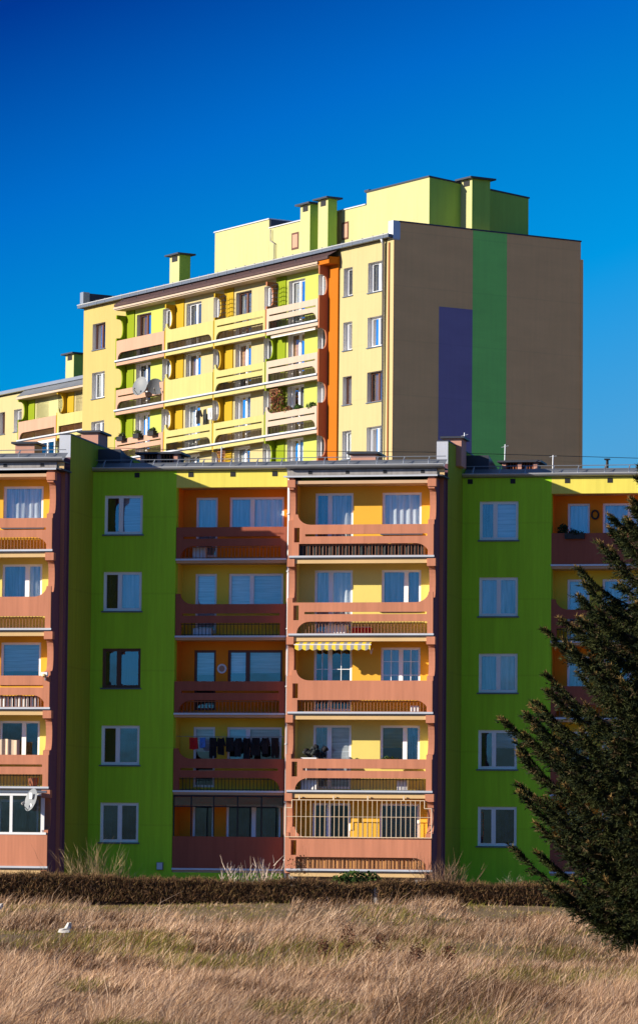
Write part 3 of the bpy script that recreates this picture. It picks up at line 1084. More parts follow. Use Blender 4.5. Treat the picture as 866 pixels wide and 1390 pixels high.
BX = [-26.76, -21.37, -16.21, -10.96, -5.86]
# front kind, flare, rounded side per bay and level; back-wall and divider colours per bay
TK = [[('solid', '', 'l'), ('solid', 'l', 'r'), ('slit', '', 'l'), ('slit', '', 'r')],
      [('slit', '', 'l'), ('full', 'l', ''), ('slit', 'l', 'l'), ('slit', '', 'r')],
      [('slit', '', 'l'), ('slit', 'l', 'r'), ('slit', '', 'l'), ('slit', 'l', 'r')],
      [('slit', '', 'l'), ('slit', 'l', 'r'), ('slit', '', 'l'), ('slit', '', 'r')]]
PM = [TPINK, TLEMON, TLEMON, TPALE]
WMT = [TLIMEW, TYEL, TYEL, TLIMEW]
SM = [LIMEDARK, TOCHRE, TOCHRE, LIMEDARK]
tc = [['brown', 'grey', 'sheer', 'lace'], ['grey', 'brown', 'peach', 'peach'], ['lace', 'white', 'lace', 'sheer'], ['lace', 'lace', 'lace', 'white']]
for k in range(4):
    top = TS[k - 1] - 0.16 if k else 31.30
    for b in range(4):
        x0, x1 = BX[b], BX[b + 1]
        st1 = W_(panes=2, split=0.5, curt=tc[k][b], frame=FRAMEB if (k == 0 and b in (0, 2)) else None)
        st2 = W_(panes=2, split=0.5, curt=['sheer', 'lace', 'grey', 'sheer'][(k + b) % 4])
        kind, fl, rs = TK[k][b]
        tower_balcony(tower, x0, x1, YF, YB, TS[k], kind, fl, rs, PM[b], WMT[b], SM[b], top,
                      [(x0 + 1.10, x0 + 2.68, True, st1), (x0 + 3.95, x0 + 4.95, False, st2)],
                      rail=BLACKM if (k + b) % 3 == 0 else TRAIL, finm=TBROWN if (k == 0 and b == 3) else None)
# right end of the stack: orange wall with russet scooped panels in front
MB().box(-5.80, -4.93, -0.10, -0.002, 15, 31.7, TORANGE).build('orange_strip', tower)
MB().prism(fin_outline(YF + 0.01, -0.004, 15, 31.55, TS[::-1], 0.45), [], -5.92, -5.81, TBROWN, 'x').build('side_panel', tower)
MB().prism([(YF - 0.02, 31.28), (-0.101, 31.28), (-0.101, 31.02), (-0.005, 31.02), (-0.005, 31.62), (YF - 0.02, 31.62)], [], -5.93, -4.90, TORANGE, 'x').build('end_beam', tower)
# roof edge over the balconies: pale eave, tiled slope, gutter
ev = MB()
ev.box(-26.85, -5.94, YF - 0.05, YB - 0.001, 31.301, 31.42, TPALE)
ev.box(-26.9, -5.85, YF - 0.12, YF - 0.051, 31.36, 31.46, TPALE)
ev.face([(-26.85, YF - 0.10, 31.63), (-4.90, YF - 0.10, 31.63), (-4.90, -0.12, 32.0), (-26.85, -0.12, 32.0)], TILE)
ev.box(-26.85, -4.90, YF - 0.10, YF - 0.0, 31.50, 31.628, TILE)
for q in range(14):
    xx = -26.5 + q * 1.5
    ev.box(xx, xx + 0.05, YF + 0.2, YF + 0.26, 31.74, 31.86, DARKM)
ev.build('eave', tower)
gt = MB()
gt.box(-31.8, 0.02, -0.34, -0.10, 32.0, 32.16, SILL)
gt.tube([(-31.8, -0.35, 32.17), (0.02, -0.35, 32.17)], 0.03, ZINCL, 5)
for q in range(34):
    xx = -31.5 + q * 0.94
    gt.box(xx, xx + 0.03, -0.36, -0.30, 31.98, 32.24, ZINC)
gt.box(-31.7, 0.0, -0.12, 0.36, 31.98, 31.998, TILE)
gt.build('gutter', tower)
rf = MB()
rf.box(-31.65, -0.41, 0.37, 11.0, 32.0, 32.2, FELT)
rf.face([(-31.7, -0.1, 32.1), (-0.41, -0.1, 32.1), (-0.41, 1.2, 32.28), (-31.7, 1.2, 32.28)], ZINC)
rf.build('roof', tower)
# gable with its painted stripes
gb = MB()
gb.box(-0.4, 0.0, 0.365, 11.3, 0, 32.80, GABLE)
gbo = gb.build('gable_wall', tower)
MB().box(0.004, 0.008, 4.70, 6.75, 0, 32.79, GREENST).build('green_stripe', gbo)
MB().box(0.004, 0.008, 2.70, 4.695, 0, 28.8, PURPST).build('violet_stripe', gbo)
MB().box(0.0, 0.012, -0.002, 0.362, 0, 31.9, GABLE).build('corner_strip', gbo)
MB().box(-0.42, 0.03, 0.30, 11.33, 32.80, 32.87, DARKM).build('flashing', gbo)
MB().box(-0.43, 0.02, -0.05, 0.361, 31.95, 32.86, ZINCL).build('parapet_end', gbo)
MB().box(-0.3, 0.05, 11.30, 11.42, 0, 31.9, GABLE).build('corner_trim', gbo)
MB().box(-31.65, -0.41, 11.0, 11.3, 0, 32.2, TYEL).build('rear_wall', tower)
MB().box(-31.65, -31.35, 0.37, 10.99, 0, 32.0, TYEL).build('end_wall', tower)
MB().box(-31.7, -31.4, 0.1, 11, 32.2, 32.85, DARKM).box(-31.75, -31.38, -0.2, 0.2, 32.16, 32.9, ZINC).build('parapet', tower)
# downpipe and cable duct near the corner
dp = MB()
dp.tube([(-0.72, -0.11, 0.3), (-0.72, -0.11, 31.7), (-0.72, -0.25, 32.05)], 0.085, ZINCL, 8)
dp.build('downpipe', tower, True)
MB().box(-0.40, -0.32, -0.06, -0.002, 0, 31.8, TBROWN).build('cable_duct', tower)
# roof-top storey in three steps
ph = MB()
ph.box(-23.1, -17.42, 3.4, 9.45, 32.2, 35.5, TLIME)
ph.box(-17.419, -7.80, 3.403, 9.447, 32.2, 35.0, TLIME)
ph.prism([(3.4, 32.2), (9.45, 32.2), (9.45, 35.12), (3.4, 35.62)], [], -7.799, -2.0, TLIME, 'x')
pho = ph.build('roof_storey', tower)
MB().prism([(3.401, 32.2), (9.449, 32.2), (9.449, 35.11), (3.401, 35.61)], [], -1.997, -1.990, TSHADE, 'x').build('shade_sheet', pho)  # thin sheet over the end face, coloured as if in shade
cp = MB()
cp.box(-23.16, -17.36, 3.34, 9.5, 35.501, 35.56, ZINCL)
cp.box(-17.40, -7.86, 3.34, 9.5, 35.001, 35.06, ZINCL)
cp.box(-17.416, -17.35, 3.45, 9.4, 35.061, 35.5, DARKM)
cp.prism([(3.34, 35.625), (9.5, 35.118), (9.5, 35.19), (3.34, 35.70)], [], -7.86, -1.95, DARKM, 'x')
cp.box(-7.93, -7.5, 3.33, 3.8, 35.66, 35.76, DARKM)
cp.build('coping', pho)
for (x0, x1, z0, z1) in ((-15.1, -14.4, 33.55, 34.45), (-10.15, -9.5, 33.45, 34.37)):
    h = MB().box(x0, x1, 3.385, 3.40, z0, z1, FRAMEB).build('hatch', pho)
    MB().box(x0 + 0.1, x1 - 0.1, 3.378, 3.384, z0 + 0.1, z1 - 0.1, TPINK).build('panel', h)
lad = MB()
for x in (-11.05, -10.65):
    lad.tube([(x, 3.25, 33.0), (x, 3.25, 35.3)], 0.02, CONC, 5)
for z in np.arange(33.2, 35.2, 0.28):
    lad.tube([(-11.05, 3.25, z), (-10.65, 3.25, z)], 0.014, CONC, 4)
lad.build('ladder', pho)
tower_chimney(tower, -26.1, -25.05, 2.3, 3.0, 32.2, 34.45)
tower_chimney(tower, -12.8, -11.85, 2.5, 3.05, 32.2, 35.5)
tower_chimney(tower, -11.05, -10.10, 2.5, 3.05, 32.2, 35.55)
tower_chimney(tower, -1.998, -1.0, 5.3, 6.4, 32.2, 35.6)
rl = MB()
rl.tube([(-17.1, 3.3, 34.9), (-17.1, 3.3, 34.3), (-16.7, 3.3, 34.1), (-16.7, 3.3, 33.2)], 0.035, CONC, 5)
rl.build('drain_pipe', tower)

# ---- lower yellow block
low = empty('apartment_building', world_at(TO, TY, -45, 4.2, 0), TY)
tag(low, 'low yellow block peeking out left behind the tower with a pink balcony', 'apartment building')
LX = 45.0          # local x = tower x + 45, local y = tower y - 4.2
hs = [(-49.75 + LX, -49.05 + LX, 26.72, 28.05), (-47.9 + LX, -46.9 + LX, 26.72, 28.05), (-49.75 + LX, -49.05 + LX, 24.0, 25.35)]
mb = MB()
mb.prism(rect(-56 + LX, -46.2 + LX, 0, 29.0), [rect(*h) for h in hs], 0, 0.36, TYEL, edge=REVEAL)
mb.build('wall', low)
for i, h in enumerate(hs):
    window(low, *h, 0, reveal=0.24, panes=1, curt=['brown', 'grey', 'lace'][i], frame=FRAMEB if i == 0 else None, border=0.09)
LB = [-46.15 + LX, -41.3 + LX, -36.3 + LX]
for k in range(2):
    z = 25.98 - 2.72 * k
    top = 28.45 if k == 0 else 25.98 - 0.16
    for b in range(2):
        x0, x1 = LB[b], LB[b + 1]
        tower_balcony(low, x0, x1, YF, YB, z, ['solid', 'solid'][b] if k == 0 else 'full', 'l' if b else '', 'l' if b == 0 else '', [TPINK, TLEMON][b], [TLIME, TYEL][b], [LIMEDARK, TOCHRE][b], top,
                      [(x0 + 1.05, x0 + 2.6, True, W_(panes=2, curt=['brown', 'sheer'][b])), (x0 + 3.75, x0 + 4.7, False, W_(panes=1, curt='grey'))])
    # glazing of the balcony below
gz = MB()
for i in range(6):
    x = LB[0] + 0.3 + i * 0.86
    gz.box(x, x + 0.12, YF - 0.01, YF + 0.06, 24.45, 25.62, WHITE)
gz.box(LB[0] + 0.3, LB[1] - 0.1, YF - 0.015, YF + 0.065, 25.6, 25.75, WHITE)
gzo = gz.build('balcony_glazing', low)
MB().box(LB[0] + 0.35, LB[1] - 0.15, YF + 0.02, YF + 0.03, 24.45, 25.6, GLASS).build('pane', gzo)
MB().box(LB[0] - 0.1, LB[1] + 6, YF - 0.1, YB, 28.46, 28.58, TPALE).build('eave', low)
rf = MB()
rf.box(-56 + LX, -33 + LX, 0.37, 11, 29.0, 29.2, FELT)
rf.face([(LB[0] - 0.1, YF - 0.1, 28.60), (LB[1] + 6, YF - 0.1, 28.60), (LB[1] + 6, -0.1, 29.12), (LB[0] - 0.1, -0.1, 29.12)], ZINC)
rf.box(-56 + LX, -33 + LX, -0.3, 0.36, 29.06, 29.25, ZINC)
rf.build('roof', low)
MB().box(-56 + LX, -33 + LX, 11.0, 11.3, 0, 29.2, TYEL).box(-56 + LX, -55.7 + LX, 0.37, 10.99, 0, 28.99, TYEL).build('rear_wall', low)
tower_chimney(low, -44.1 + LX, -43.1 + LX, 1.4, 2.3, 29.2, 31.05)


# ================================================================== things on the front block
# awning
aw = fthing('awning', 6.38, -0.72, 8.74, 'yellow and grey striped awning with scalloped edge over the middle balcony', 'awning')
mb = MB()
mb.face([(0, 0.55, 0.48), (2.65, 0.55, 0.48), (2.65, -0.12, 0.20), (0, -0.12, 0.20)], AWN)
n = 40
for i in range(n):
    a, b = 2.65 * i / n, 2.65 * (i + 1) / n
    za = 0.06 - 0.06 * abs(math.sin(a / 0.26 * math.pi))
    zb2 = 0.06 - 0.06 * abs(math.sin(b / 0.26 * math.pi))
    mb.face([(a, -0.12, 0.20), (b, -0.12, 0.20), (b, -0.122, zb2), (a, -0.122, za)], AWN)
mb.build('canopy', aw)
MB().tube([(-0.03, -0.11, 0.2), (2.68, -0.11, 0.2)], 0.022, WHITE, 6).tube([(2.6, -0.1, 0.2), (2.6, 0.3, -0.1), (2.6, 0.55, 0.1)], 0.015, WHITE, 5).build('frame', aw)

# iron cage round the ground-floor balcony
cg = fthing('window_grille', 6.1, -0.76, V0 + 1.14, 'cream iron bar cage closing the lowest lit balcony', 'grille')
mb = MB()
for i in range(27):
    x = 0.38 + i * 0.166
    mb.box(x - 0.009, x + 0.009, -0.009, 0.009, 0.0, 1.27, CREAMIRON)
mb.build('bar', cg)
fr = MB()
for (p, q) in (((0, 0, 0), (5.1, 0, 0)), ((0, 0, 0), (0, 0, 1.0)), ((0, 0, 1.0), (0.22, 0, 1.0)), ((0.22, 0, 1.0), (0.22, 0, 1.27)), ((0.22, 0, 1.27), (4.85, 0, 1.27)),
               ((4.85, 0, 1.27), (4.85, 0, 1.0)), ((4.85, 0, 1.0), (5.1, 0, 1.0)), ((5.1, 0, 1.0), (5.1, 0, 0)), ((0, 0, 0.7), (5.1, 0, 0.7))):
    fr.tube([p, q], 0.016 if p[2] != 0.7 else 0.009, CREAMIRON, 5)
for x in (0.45, 1.65, 2.85, 4.1):
    fr.box(x, x + 0.05, -0.01, 0.03, 1.27, 1.42, CREAMIRON)
fr.build('frame', cg)


def curtain_strip(par, x0, x1, y, z0, z1, mat, name, amp=0.03, wav=0.3):
    mb = MB()
    n = int((x1 - x0) / 0.04)
    pv = None
    for i in range(n + 1):
        x = x0 + (x1 - x0) * i / n
        yy = y + amp * math.sin(x / wav * 6.28) + 0.4 * amp * math.sin(x * 37)
        t = 0.02 * math.sin(x * 9) - 0.02
        if pv:
            mb.face([(pv[0], pv[1], z0), (x, yy, z0), (x, yy, z1 + t), (pv[0], pv[1], z1 + pv[2])], mat)
        pv = (x, yy, t)
    return mb.build(name, par)


def cloth_thing(name, x, y, z, w, h, mat, label, cat, group=None, amp=0.03):
    o = fthing(name, x, y, z, label, cat, group)
    curtain_strip(o, 0, w, 0, 0, h, mat, 'cloth', amp, 0.27)
    return o


ZT0, ZT1, ZT2, ZT3, ZT4 = [level(k) for k in range(5)]
cloth_thing('privacy_cloth', 6.3, -0.53, ZT0 + 0.03, 4.5, 0.48, DARKCLOTH, 'dark gathered cloth behind the railing of the topmost middle balcony', 'privacy screen', amp=0.045)
cloth_thing('privacy_cloth', -P + 6.4, -4.12, ZT2 + 0.05, 4.35, 0.42, CHECK, 'black and white striped cloth behind the left balcony railing', 'privacy screen', amp=0.02)
cloth_thing('bed_sheet', -5.2, -4.16, ZT3 + 1.05, 2.75, 0.62, BEIGE, 'beige sheet hung over the left balcony below the striped cloth', 'sheet', amp=0.03)
# board infill of the lowest balcony: part of the block
mb = MB()
for i in range(26):
    x = 6.45 + i * 0.172
    mb.box(x, x + 0.15, -0.545 + 0.012 * (i % 3), -0.52 + 0.012 * (i % 3), ZT4 + 0.04, ZT4 + 0.47, PLANK)
mb.build('board_infill', front)

# washing on the dark loggia
ln = fthing('clothesline', 1.95, 0.25, ZT3 + 1.92, 'thin clothesline strung across the shaded loggia, with black washing', 'clothesline')
MB().tube([(0, 0, 0), (1.9, 0, -0.04), (3.85, 0, -0.02)], 0.006, CONC, 4).tube([(0, 0.15, 0), (3.85, 0.15, 0)], 0.006, CONC, 4).build('cord', ln)


def garment(x, w, h, mat, label, y=0.25, z=None, group='washing on the shaded loggia', kind='shirt', frame=fthing):
    z = z if z is not None else ZT3 + 1.87
    o = frame('laundry', x, y, z - h, label, 'laundry', group)
    mb = MB()
    if kind == 'shirt':
        pts = [(0.12 * w, 0), (0.88 * w, 0), (0.85 * w, 0.6 * h), (1.0 * w, 0.45 * h), (1.12 * w, 0.55 * h), (0.85 * w, h), (0.6 * w, 0.97 * h), (0.4 * w, 0.97 * h),
               (0.15 * w, h), (-0.12 * w, 0.55 * h), (0, 0.45 * h), (0.15 * w, 0.6 * h)]
    elif kind == 'trousers':
        pts = [(0.05 * w, 0.03), (0.40 * w, 0), (0.5 * w, 0.6 * h), (0.6 * w, 0), (0.95 * w, 0.02), (0.92 * w, h), (0.08 * w, h)]
    else:
        pts = [(0, 0.02), (0.5 * w, 0), (w, 0.03), (0.99 * w, h), (0.01 * w, h)]
    mb.prism(pts, [], -0.02, 0.02, mat)
    mb.v = [(vx + rnd.uniform(-.012, .012), vy + rnd.uniform(-.05, .05), vz + rnd.uniform(-.015, .015)) for vx, vy, vz in mb.v]
    for q in range(3):
        xx = w * (0.25 + 0.22 * q + rnd.uniform(-.04, .04))
        mb.tube([(xx, -0.02, h * 0.97), (xx + rnd.uniform(-.03, .03), -0.04, h * 0.6), (xx + rnd.uniform(-.04, .04), -0.02, h * 0.12)], [0.012, 0.03, 0.016], mat, 5)
    mb.build('cloth', o)
    return o


garment(2.42, 0.30, 0.42, RED, 'red towel pegged at the left end of the clothesline', kind='towel')
garment(2.78, 0.22, 0.36, BLUE, 'light blue cloth pegged beside the red towel', kind='towel')
gx_ = [3.12, 3.40, 3.72, 4.02, 4.32, 4.64, 4.98, 5.32]
gk = ['trousers', 'shirt', 'towel', 'shirt', 'shirt', 'towel', 'shirt', 'trousers']
gh = [0.72, 0.60, 0.50, 0.66, 0.76, 0.62, 0.55, 0.70]
gl_ = ['black trousers pegged next to the blue cloth', 'black shirt pegged beside the leftmost black trousers', 'short black towel third among the black washing',
       'black shirt pegged right of the short black towel', 'longest black shirt in the middle of the washing', 'wide black towel right of the longest black shirt',
       'short black shirt second from the right end of the line', 'black trousers at the right end of the clothesline']
for x, k, h, lb in zip(gx_, gk, gh, gl_):
    garment(x, 0.30, h, BLACKCLOTH, lb, kind=k)


def dish(par_fn, x, y, z, r, label, group, turn=0.4, tilt=0.3, back=False):
    o = par_fn('satellite_dish', x, y, z, label, 'satellite dish', group)
    mb = MB()
    rings, segs = 4, 20
    mt = Matrix.Rotation(turn, 3, 'Z') @ Matrix.Rotation(-tilt, 3, 'X')
    def P_(i, j):
        rr = r * i / rings
        a = 2 * math.pi * j / segs
        return mt @ Vector((rr * math.cos(a) * 0.92, -0.16 * r + 0.16 * r * (1 - (i / rings) ** 2) - 0.0, rr * math.sin(a)))
    for i in range(rings):
        for j in range(segs):
            if i == 0:
                mb.face([P_(0, 0), P_(1, j), P_(1, j + 1)], GREYM)
            else:
                mb.face([P_(i, j), P_(i + 1, j), P_(i + 1, j + 1), P_(i, j + 1)], GREYM)
    mb.build('reflector', o, True)
    am = MB()
    e = mt @ Vector((-0.1, -0.75 * r, -0.55 * r))
    am.tube([mt @ Vector((0, -0.05, -r * 0.95)), e], 0.014, BLACKM, 5)
    am.tube([e, e + (mt @ Vector((0, 0.08, 0.07)))], 0.045, CONC, 7)
    am.build('feed_arm', o)
    MB().tube([mt @ Vector((0, 0.02, 0)), (0.05, 0.42, -0.05), (0.05, 0.45, -0.3)], 0.022, CONC, 6).build('bracket', o)
    return o


d1 = dish(fthing, -1.83, -4.62, ZT4 + 2.28, 0.40, 'grey satellite dish mounted on the far left block above glazed balcony', 'satellite dishes', turn=-0.75, tilt=0.28)
st_ = MB()
st_.box(-0.06, 0.10, -0.085, -0.078, 0.05, 0.25, WHITE).box(-0.02, 0.10, -0.085, -0.078, -0.26, -0.12, WHITE)
so = st_.build('sticker', d1)
so.rotation_euler = (0, 0, -0.75)
# small floodlight on the left balcony corner
fl = fthing('floodlight', -1.5, -4.44, ZT2 + 1.08, 'small white floodlight on the corner of the left balcony', 'lamp')
MB().box(-0.12, 0.10, -0.10, 0.02, 0.02, 0.16, WHITE).box(-0.02, 0.02, -0.02, 0.12, -0.12, 0.02, CONC).build('housing', fl)
MB().tube([(0.0, -0.101, 0.06), (0.0, -0.14, 0.0)], [0.07, 0.05], CREAM, 8).build('lamp_head', fl)
# wall cabinet at the foot of the lime wall
cb = fthing('meter_cabinet', 1.5, -0.12, 1.15, 'small grey meter cabinet low on the lime wall', 'cabinet')
MB().box(-0.11, 0.11, 0, 0.115, 0, 0.26, GREYM).build('case', cb)
MB().box(-0.095, 0.095, -0.012, -0.002, 0.015, 0.245, ZINCL).build('door', cb)
# round ornament on the loggia wall
orn = fthing('wall_plate', 3.37, 1.0, ZT2 + 1.62, 'round painted plate hanging between door and window of shaded loggia', 'wall ornament')
MB().tube([(0, 0, 0), (0, 0.04, 0)], 0.17, WHITE, 14).tube([(0, -0.006, 0), (0, -0.001, 0)], 0.11, TPINK, 12).build('plate', orn)
# wreath on right loggia
wr = fthing('wreath', 16.02, 4.6, ZT0 + 1.86, 'small dark wreath between door and window on the top right loggia', 'wreath')
mb = MB()
mb.tube([(0.12 * math.cos(t), 0, 0.15 * math.sin(t)) for t in np.linspace(0, 6.283, 15)], 0.035, DARKCLOTH, 6)
mb.build('ring', wr)


def crate(x, y, z, w, h, mat, label, cat='box', d=0.3):
    o = fthing('storage_box', x, y, z, label, cat)
    MB().box(0, w, 0, d, 0, h, mat).box(0.01, w - 0.01, 0.01, d - 0.01, h + 0.001, h + 0.02, WHITE).build('box', o)
    return o


crate(8.25, -0.15, ZT1 + 0.0, 0.65, 0.30, RED, 'red box standing behind the rails of the second lit balcony')
crate(7.30, -0.2, ZT1 + 0.0, 0.75, 0.36, WHITE, 'white box beside the red box on the second lit balcony')
crate(10.35, -0.35, ZT2 + 0.0, 0.30, 0.26, WHITE, 'white tub behind rails at right of the solid parapet balcony')
crate(2.40, 0.45, ZT0, 0.45, 0.45, WHITE, 'white box behind the rails of the top shaded loggia')
crate(2.45, 0.45, ZT1, 0.65, 0.30, ZINCL, 'pale crate behind the rails of the second shaded loggia')
crate(9.9, -0.3, ZT3, 0.35, 0.4, WHITE, 'white bin behind the rails of the balcony with dark bundles')
pt = fthing('flower_pot', -2.0, -3.95, ZT3, 'terracotta pot behind the left balcony rails', 'flower pot')
MB().tube([(0, 0, 0), (0, 0, 0.36)], [0.12, 0.2], TERRA, 10).build('pot', pt)
# bundles of stuff on the fourth balcony
bd = fthing('blanket_bundle', 6.55, -0.35, ZT3 + 0.98, 'dark bundle of blankets on a white box at left balcony corner', 'bundle')
mb = MB()
for i in range(16):
    c = Vector((rnd.uniform(0.05, 0.85), rnd.uniform(-0.1, 0.15), 0.33 + rnd.uniform(-0.05, 0.22)))
    q = [c + Vector((rnd.uniform(-.16, .16), rnd.uniform(-.1, .1), rnd.uniform(-.12, .12))) for _ in range(4)]
    mb.face(q[:3], BLACKCLOTH)
    mb.tube([q[0], c, q[3]], [0.05, 0.11, 0.04], BLACKCLOTH if i % 3 else DARKCLOTH, 6)
mb.build('blanket', bd, True)
MB().box(0.0, 0.55, -0.1, 0.25, -0.95, 0.20, WHITE).build('box', bd)


def leaf_cloud(n, spread, size, cols, centre=(0, 0, 0), elong=2.0, up=0.2):
    """n leaf quads in an ellipsoid; returns verts, faces, tint."""
    d = NP.normal(size=(n, 3))
    d /= np.linalg.norm(d, axis=1)[:, None]
    p = d * (NP.random(n) ** 0.4)[:, None] * np.array(spread) + np.array(centre)
    a = NP.normal(size=(n, 3)) + np.array([0, 0, up])
    a /= np.linalg.norm(a, axis=1)[:, None]
    b = np.cross(a, NP.normal(size=(n, 3)))
    b /= np.linalg.norm(b, axis=1)[:, None]
    s = size * NP.uniform(0.6, 1.3, n)[:, None]
    v = np.stack([p - a * s * elong * .5, p + b * s * .5, p + a * s * elong * .5, p - b * s * .5], 1).reshape(-1, 3)
    f = np.arange(4 * n).reshape(-1, 4)
    c = np.array(cols)[NP.integers(0, len(cols), n)] * NP.uniform(0.7, 1.25, n)[:, None]
    return v, f, np.repeat(c, 4, 0)


def merge(parts):
    vs, fs, ts, o = [], [], [], 0
    for v, f, t in parts:
        vs.append(v)
        fs.append(f + o)
        ts.append(t)
        o += len(v)
    return np.vstack(vs), np.vstack(fs), np.vstack(ts)


GREENL = [(0.05, 0.10, 0.02), (0.08, 0.13, 0.03), (0.03, 0.06, 0.015)]
REDL = [(0.25, 0.07, 0.04), (0.30, 0.15, 0.06), (0.18, 0.10, 0.05), (0.08, 0.10, 0.03)]


def plant(frame, x, y, z, spread, n, cols, label, cat='plant', group=None, size=0.05, pot=None, centre=None):
    o = frame('potted_plant', x, y, z, label, cat, group)
    c = centre or (0, 0, spread[2] * 0.8 + (0.2 if pot else 0))
    np_mesh('foliage', *leaf_cloud(n, spread, size, cols, c)[:2], LEAF, leaf_cloud(n, spread, size, cols, c)[2], o)
    if pot:
        MB().box(-pot[0] / 2, pot[0] / 2, -0.12, 0.12, 0, pot[1], pot[2]).box(-pot[0] / 2 - 0.02, pot[0] / 2 + 0.02, -0.14, 0.14, pot[1] + 0.001, pot[1] + 0.03, pot[2]).build('pot', o)
    return o


plant(fthing, 9.6, -0.1, ZT3 + 0.95, (0.38, 0.08, 0.16), 160, GREENL, 'green houseplants before the window with ochre blind', size=0.07)
plant(fthing, 15.0, 3.8, ZT0 + 0.9, (0.22, 0.12, 0.32), 260, [(0.02, 0.035, 0.012), (0.03, 0.05, 0.02)], 'dark plant in the left corner of the top right loggia', size=0.06)
bx = fthing('flower_box', 15.45, 3.45, ZT0 + 0.92, 'dark flower box hung on the top right parapet', 'flower box')
MB().box(-0.35, 0.35, 0.0, 0.14, 0.0, 0.20, DARKCLOTH).build('trough', bx)
v, f, t = leaf_cloud(140, (0.36, 0.1, 0.1), 0.05, [(0.03, 0.045, 0.02)], (0, 0.06, 0.22))
np_mesh('foliage', v, f, LEAF, t, bx)

# tower: dishes, pots, plants, washing
dish(tthing, -23.2, -1.05, TS[1] + 0.98, 0.55, 'pale satellite dish on the pink tower balcony, left of the darker dish', 'satellite dishes', turn=0.35, tilt=0.3)
dish(tthing, -21.95, -0.85, TS[1] + 0.85, 0.48, 'darker satellite dish on the tower beside the yellow full parapet', 'satellite dishes', turn=1.15, tilt=0.3)
for i, (x, lb) in enumerate(((-25.7, 'leftmost'), (-23.9, 'middle'), (-22.3, 'rightmost'))):
    plant(tthing, x, -0.82, TS[2] + 0.98, (0.30, 0.14, 0.14), 110, [(0.03, 0.05, 0.02), (0.10, 0.13, 0.05)], lb + ' of three black flower boxes on the pink tower balcony', 'flower box', 'flower boxes on the pink tower balcony', 0.07, (0.62, 0.22, BLACKM))
plant(tthing, -10.1, -0.45, TS[2] + 1.15, (0.5, 0.25, 0.75), 420, REDL, 'russet climbing plant at left of the planted tower balcony', size=0.09)
for i, (x, lb) in enumerate(((-8.9, 'russet bushy plant in the row along the planted tower balcony'), (-7.9, 'green plant second from right on the planted tower balcony'), (-6.6, 'green plant at the right end of the planted tower balcony'))):
    plant(tthing, x, -0.55, TS[2] + 1.05, (0.45, 0.15, 0.18), 150, REDL if i == 0 else GREENL, lb, size=0.08)
for (x, z, w, lb) in ((-10.8, TS[2] + 1.25, 0.75, 'dark lattice trellis above the russet climbing plant'), (-16.0, TS[3] + 1.2, 0.8, 'brown lattice trellis low on the tower, just above the front roof')):
    tr = tthing('trellis', x, -0.48, z, lb, 'trellis')
    mb = MB()
    for i in range(7):
        mb.box(w * i / 6 - 0.012, w * i / 6 + 0.012, 0, 0.02, 0, 1.15, RUST)
    for i in range(9):
        mb.box(0, w, 0.021, 0.035, 1.15 * i / 8 - 0.012, 1.15 * i / 8 + 0.012, RUST)
    mb.build('lattice', tr)
for (x, lb) in ((-16.0, 'curly black iron screen at left end of the upper yellow tower balcony'), (-10.8, 'curly black iron screen under the russet panel on the tower')):
    tr = tthing('iron_screen', x, -0.45, TS[0] + 1.12, lb, 'screen')
    mb = MB()
    for i in range(6):
        mb.tube([(0, 0, 0.1 + i * 0.22), (0.35, 0, 0.16 + i * 0.22), (0.7, 0, 0.1 + i * 0.22)], 0.018, BLACKM, 5)
    for i in range(4):
        mb.tube([(0.23 * i, 0, 0), (0.23 * i, 0, 1.35)], 0.014, BLACKM, 5)
    mb.build('bars', tr)
for x, w, h, m, k, lb in ((-18.3, 0.5, 0.7, BLACKCLOTH, 'shirt', 'black shirt drying on the tower balcony'), (-17.6, 0.4, 0.85, DARKCLOTH, 'trousers', 'dark trousers drying beside the black shirt on the tower'),
                          (-17.05, 0.4, 0.6, WHITE, 'towel', 'white towel drying on the tower balcony')):
    garment(x, w, h, m, lb, y=-0.42, z=TS[2] + 2.0, group='washing on the tower balcony', kind=k, frame=tthing)
shd = tthing('sun_shade', -10.5, -0.62, TS[0] - 0.42, 'narrow pale awning box under the top right tower balcony', 'awning')
MB().box(0, 4.3, 0, 0.25, 0.05, 0.12, TPALE).build('cassette', shd)
MB().tube([(0.03, 0.02, 0.02), (4.27, 0.02, 0.02)], 0.03, WHITE, 6).build('roller', shd)

# roof-top aerials and the wire
for (x, y, h, lb) in ((11.5, 3.4, 1.3, 'thin aerial mast behind the middle firewall'), (12.6, 5.6, 1.1, 'thin aerial mast beside the right roof vent'), (14.4, 5.2, 0.65, 'bent aerial rod on the right roof edge'),
                      (2.7, 3.3, 0.9, 'thin aerial mast on the middle roof')):
    a = fthing('aerial', x, y, 15.38, lb, 'aerial')
    MB().tube([(0, 0, 0), (0.02, 0, h)], 0.022, ZINCL, 5).tube([(-0.12, 0, h * 0.9), (0.14, 0, h * 0.95)], 0.01, ZINCL, 4).build('mast', a)
wr = fthing('overhead_wire', -4, 3.0, 16.0, 'thin dark wire running along above the front roof', 'wire')
MB().tube([(0, 0, 0.35), (6, 0.3, 0.15), (14, 0.8, 0.05), (23, 4, 0.0)], 0.010, BLACKM, 4).build('cable', wr)


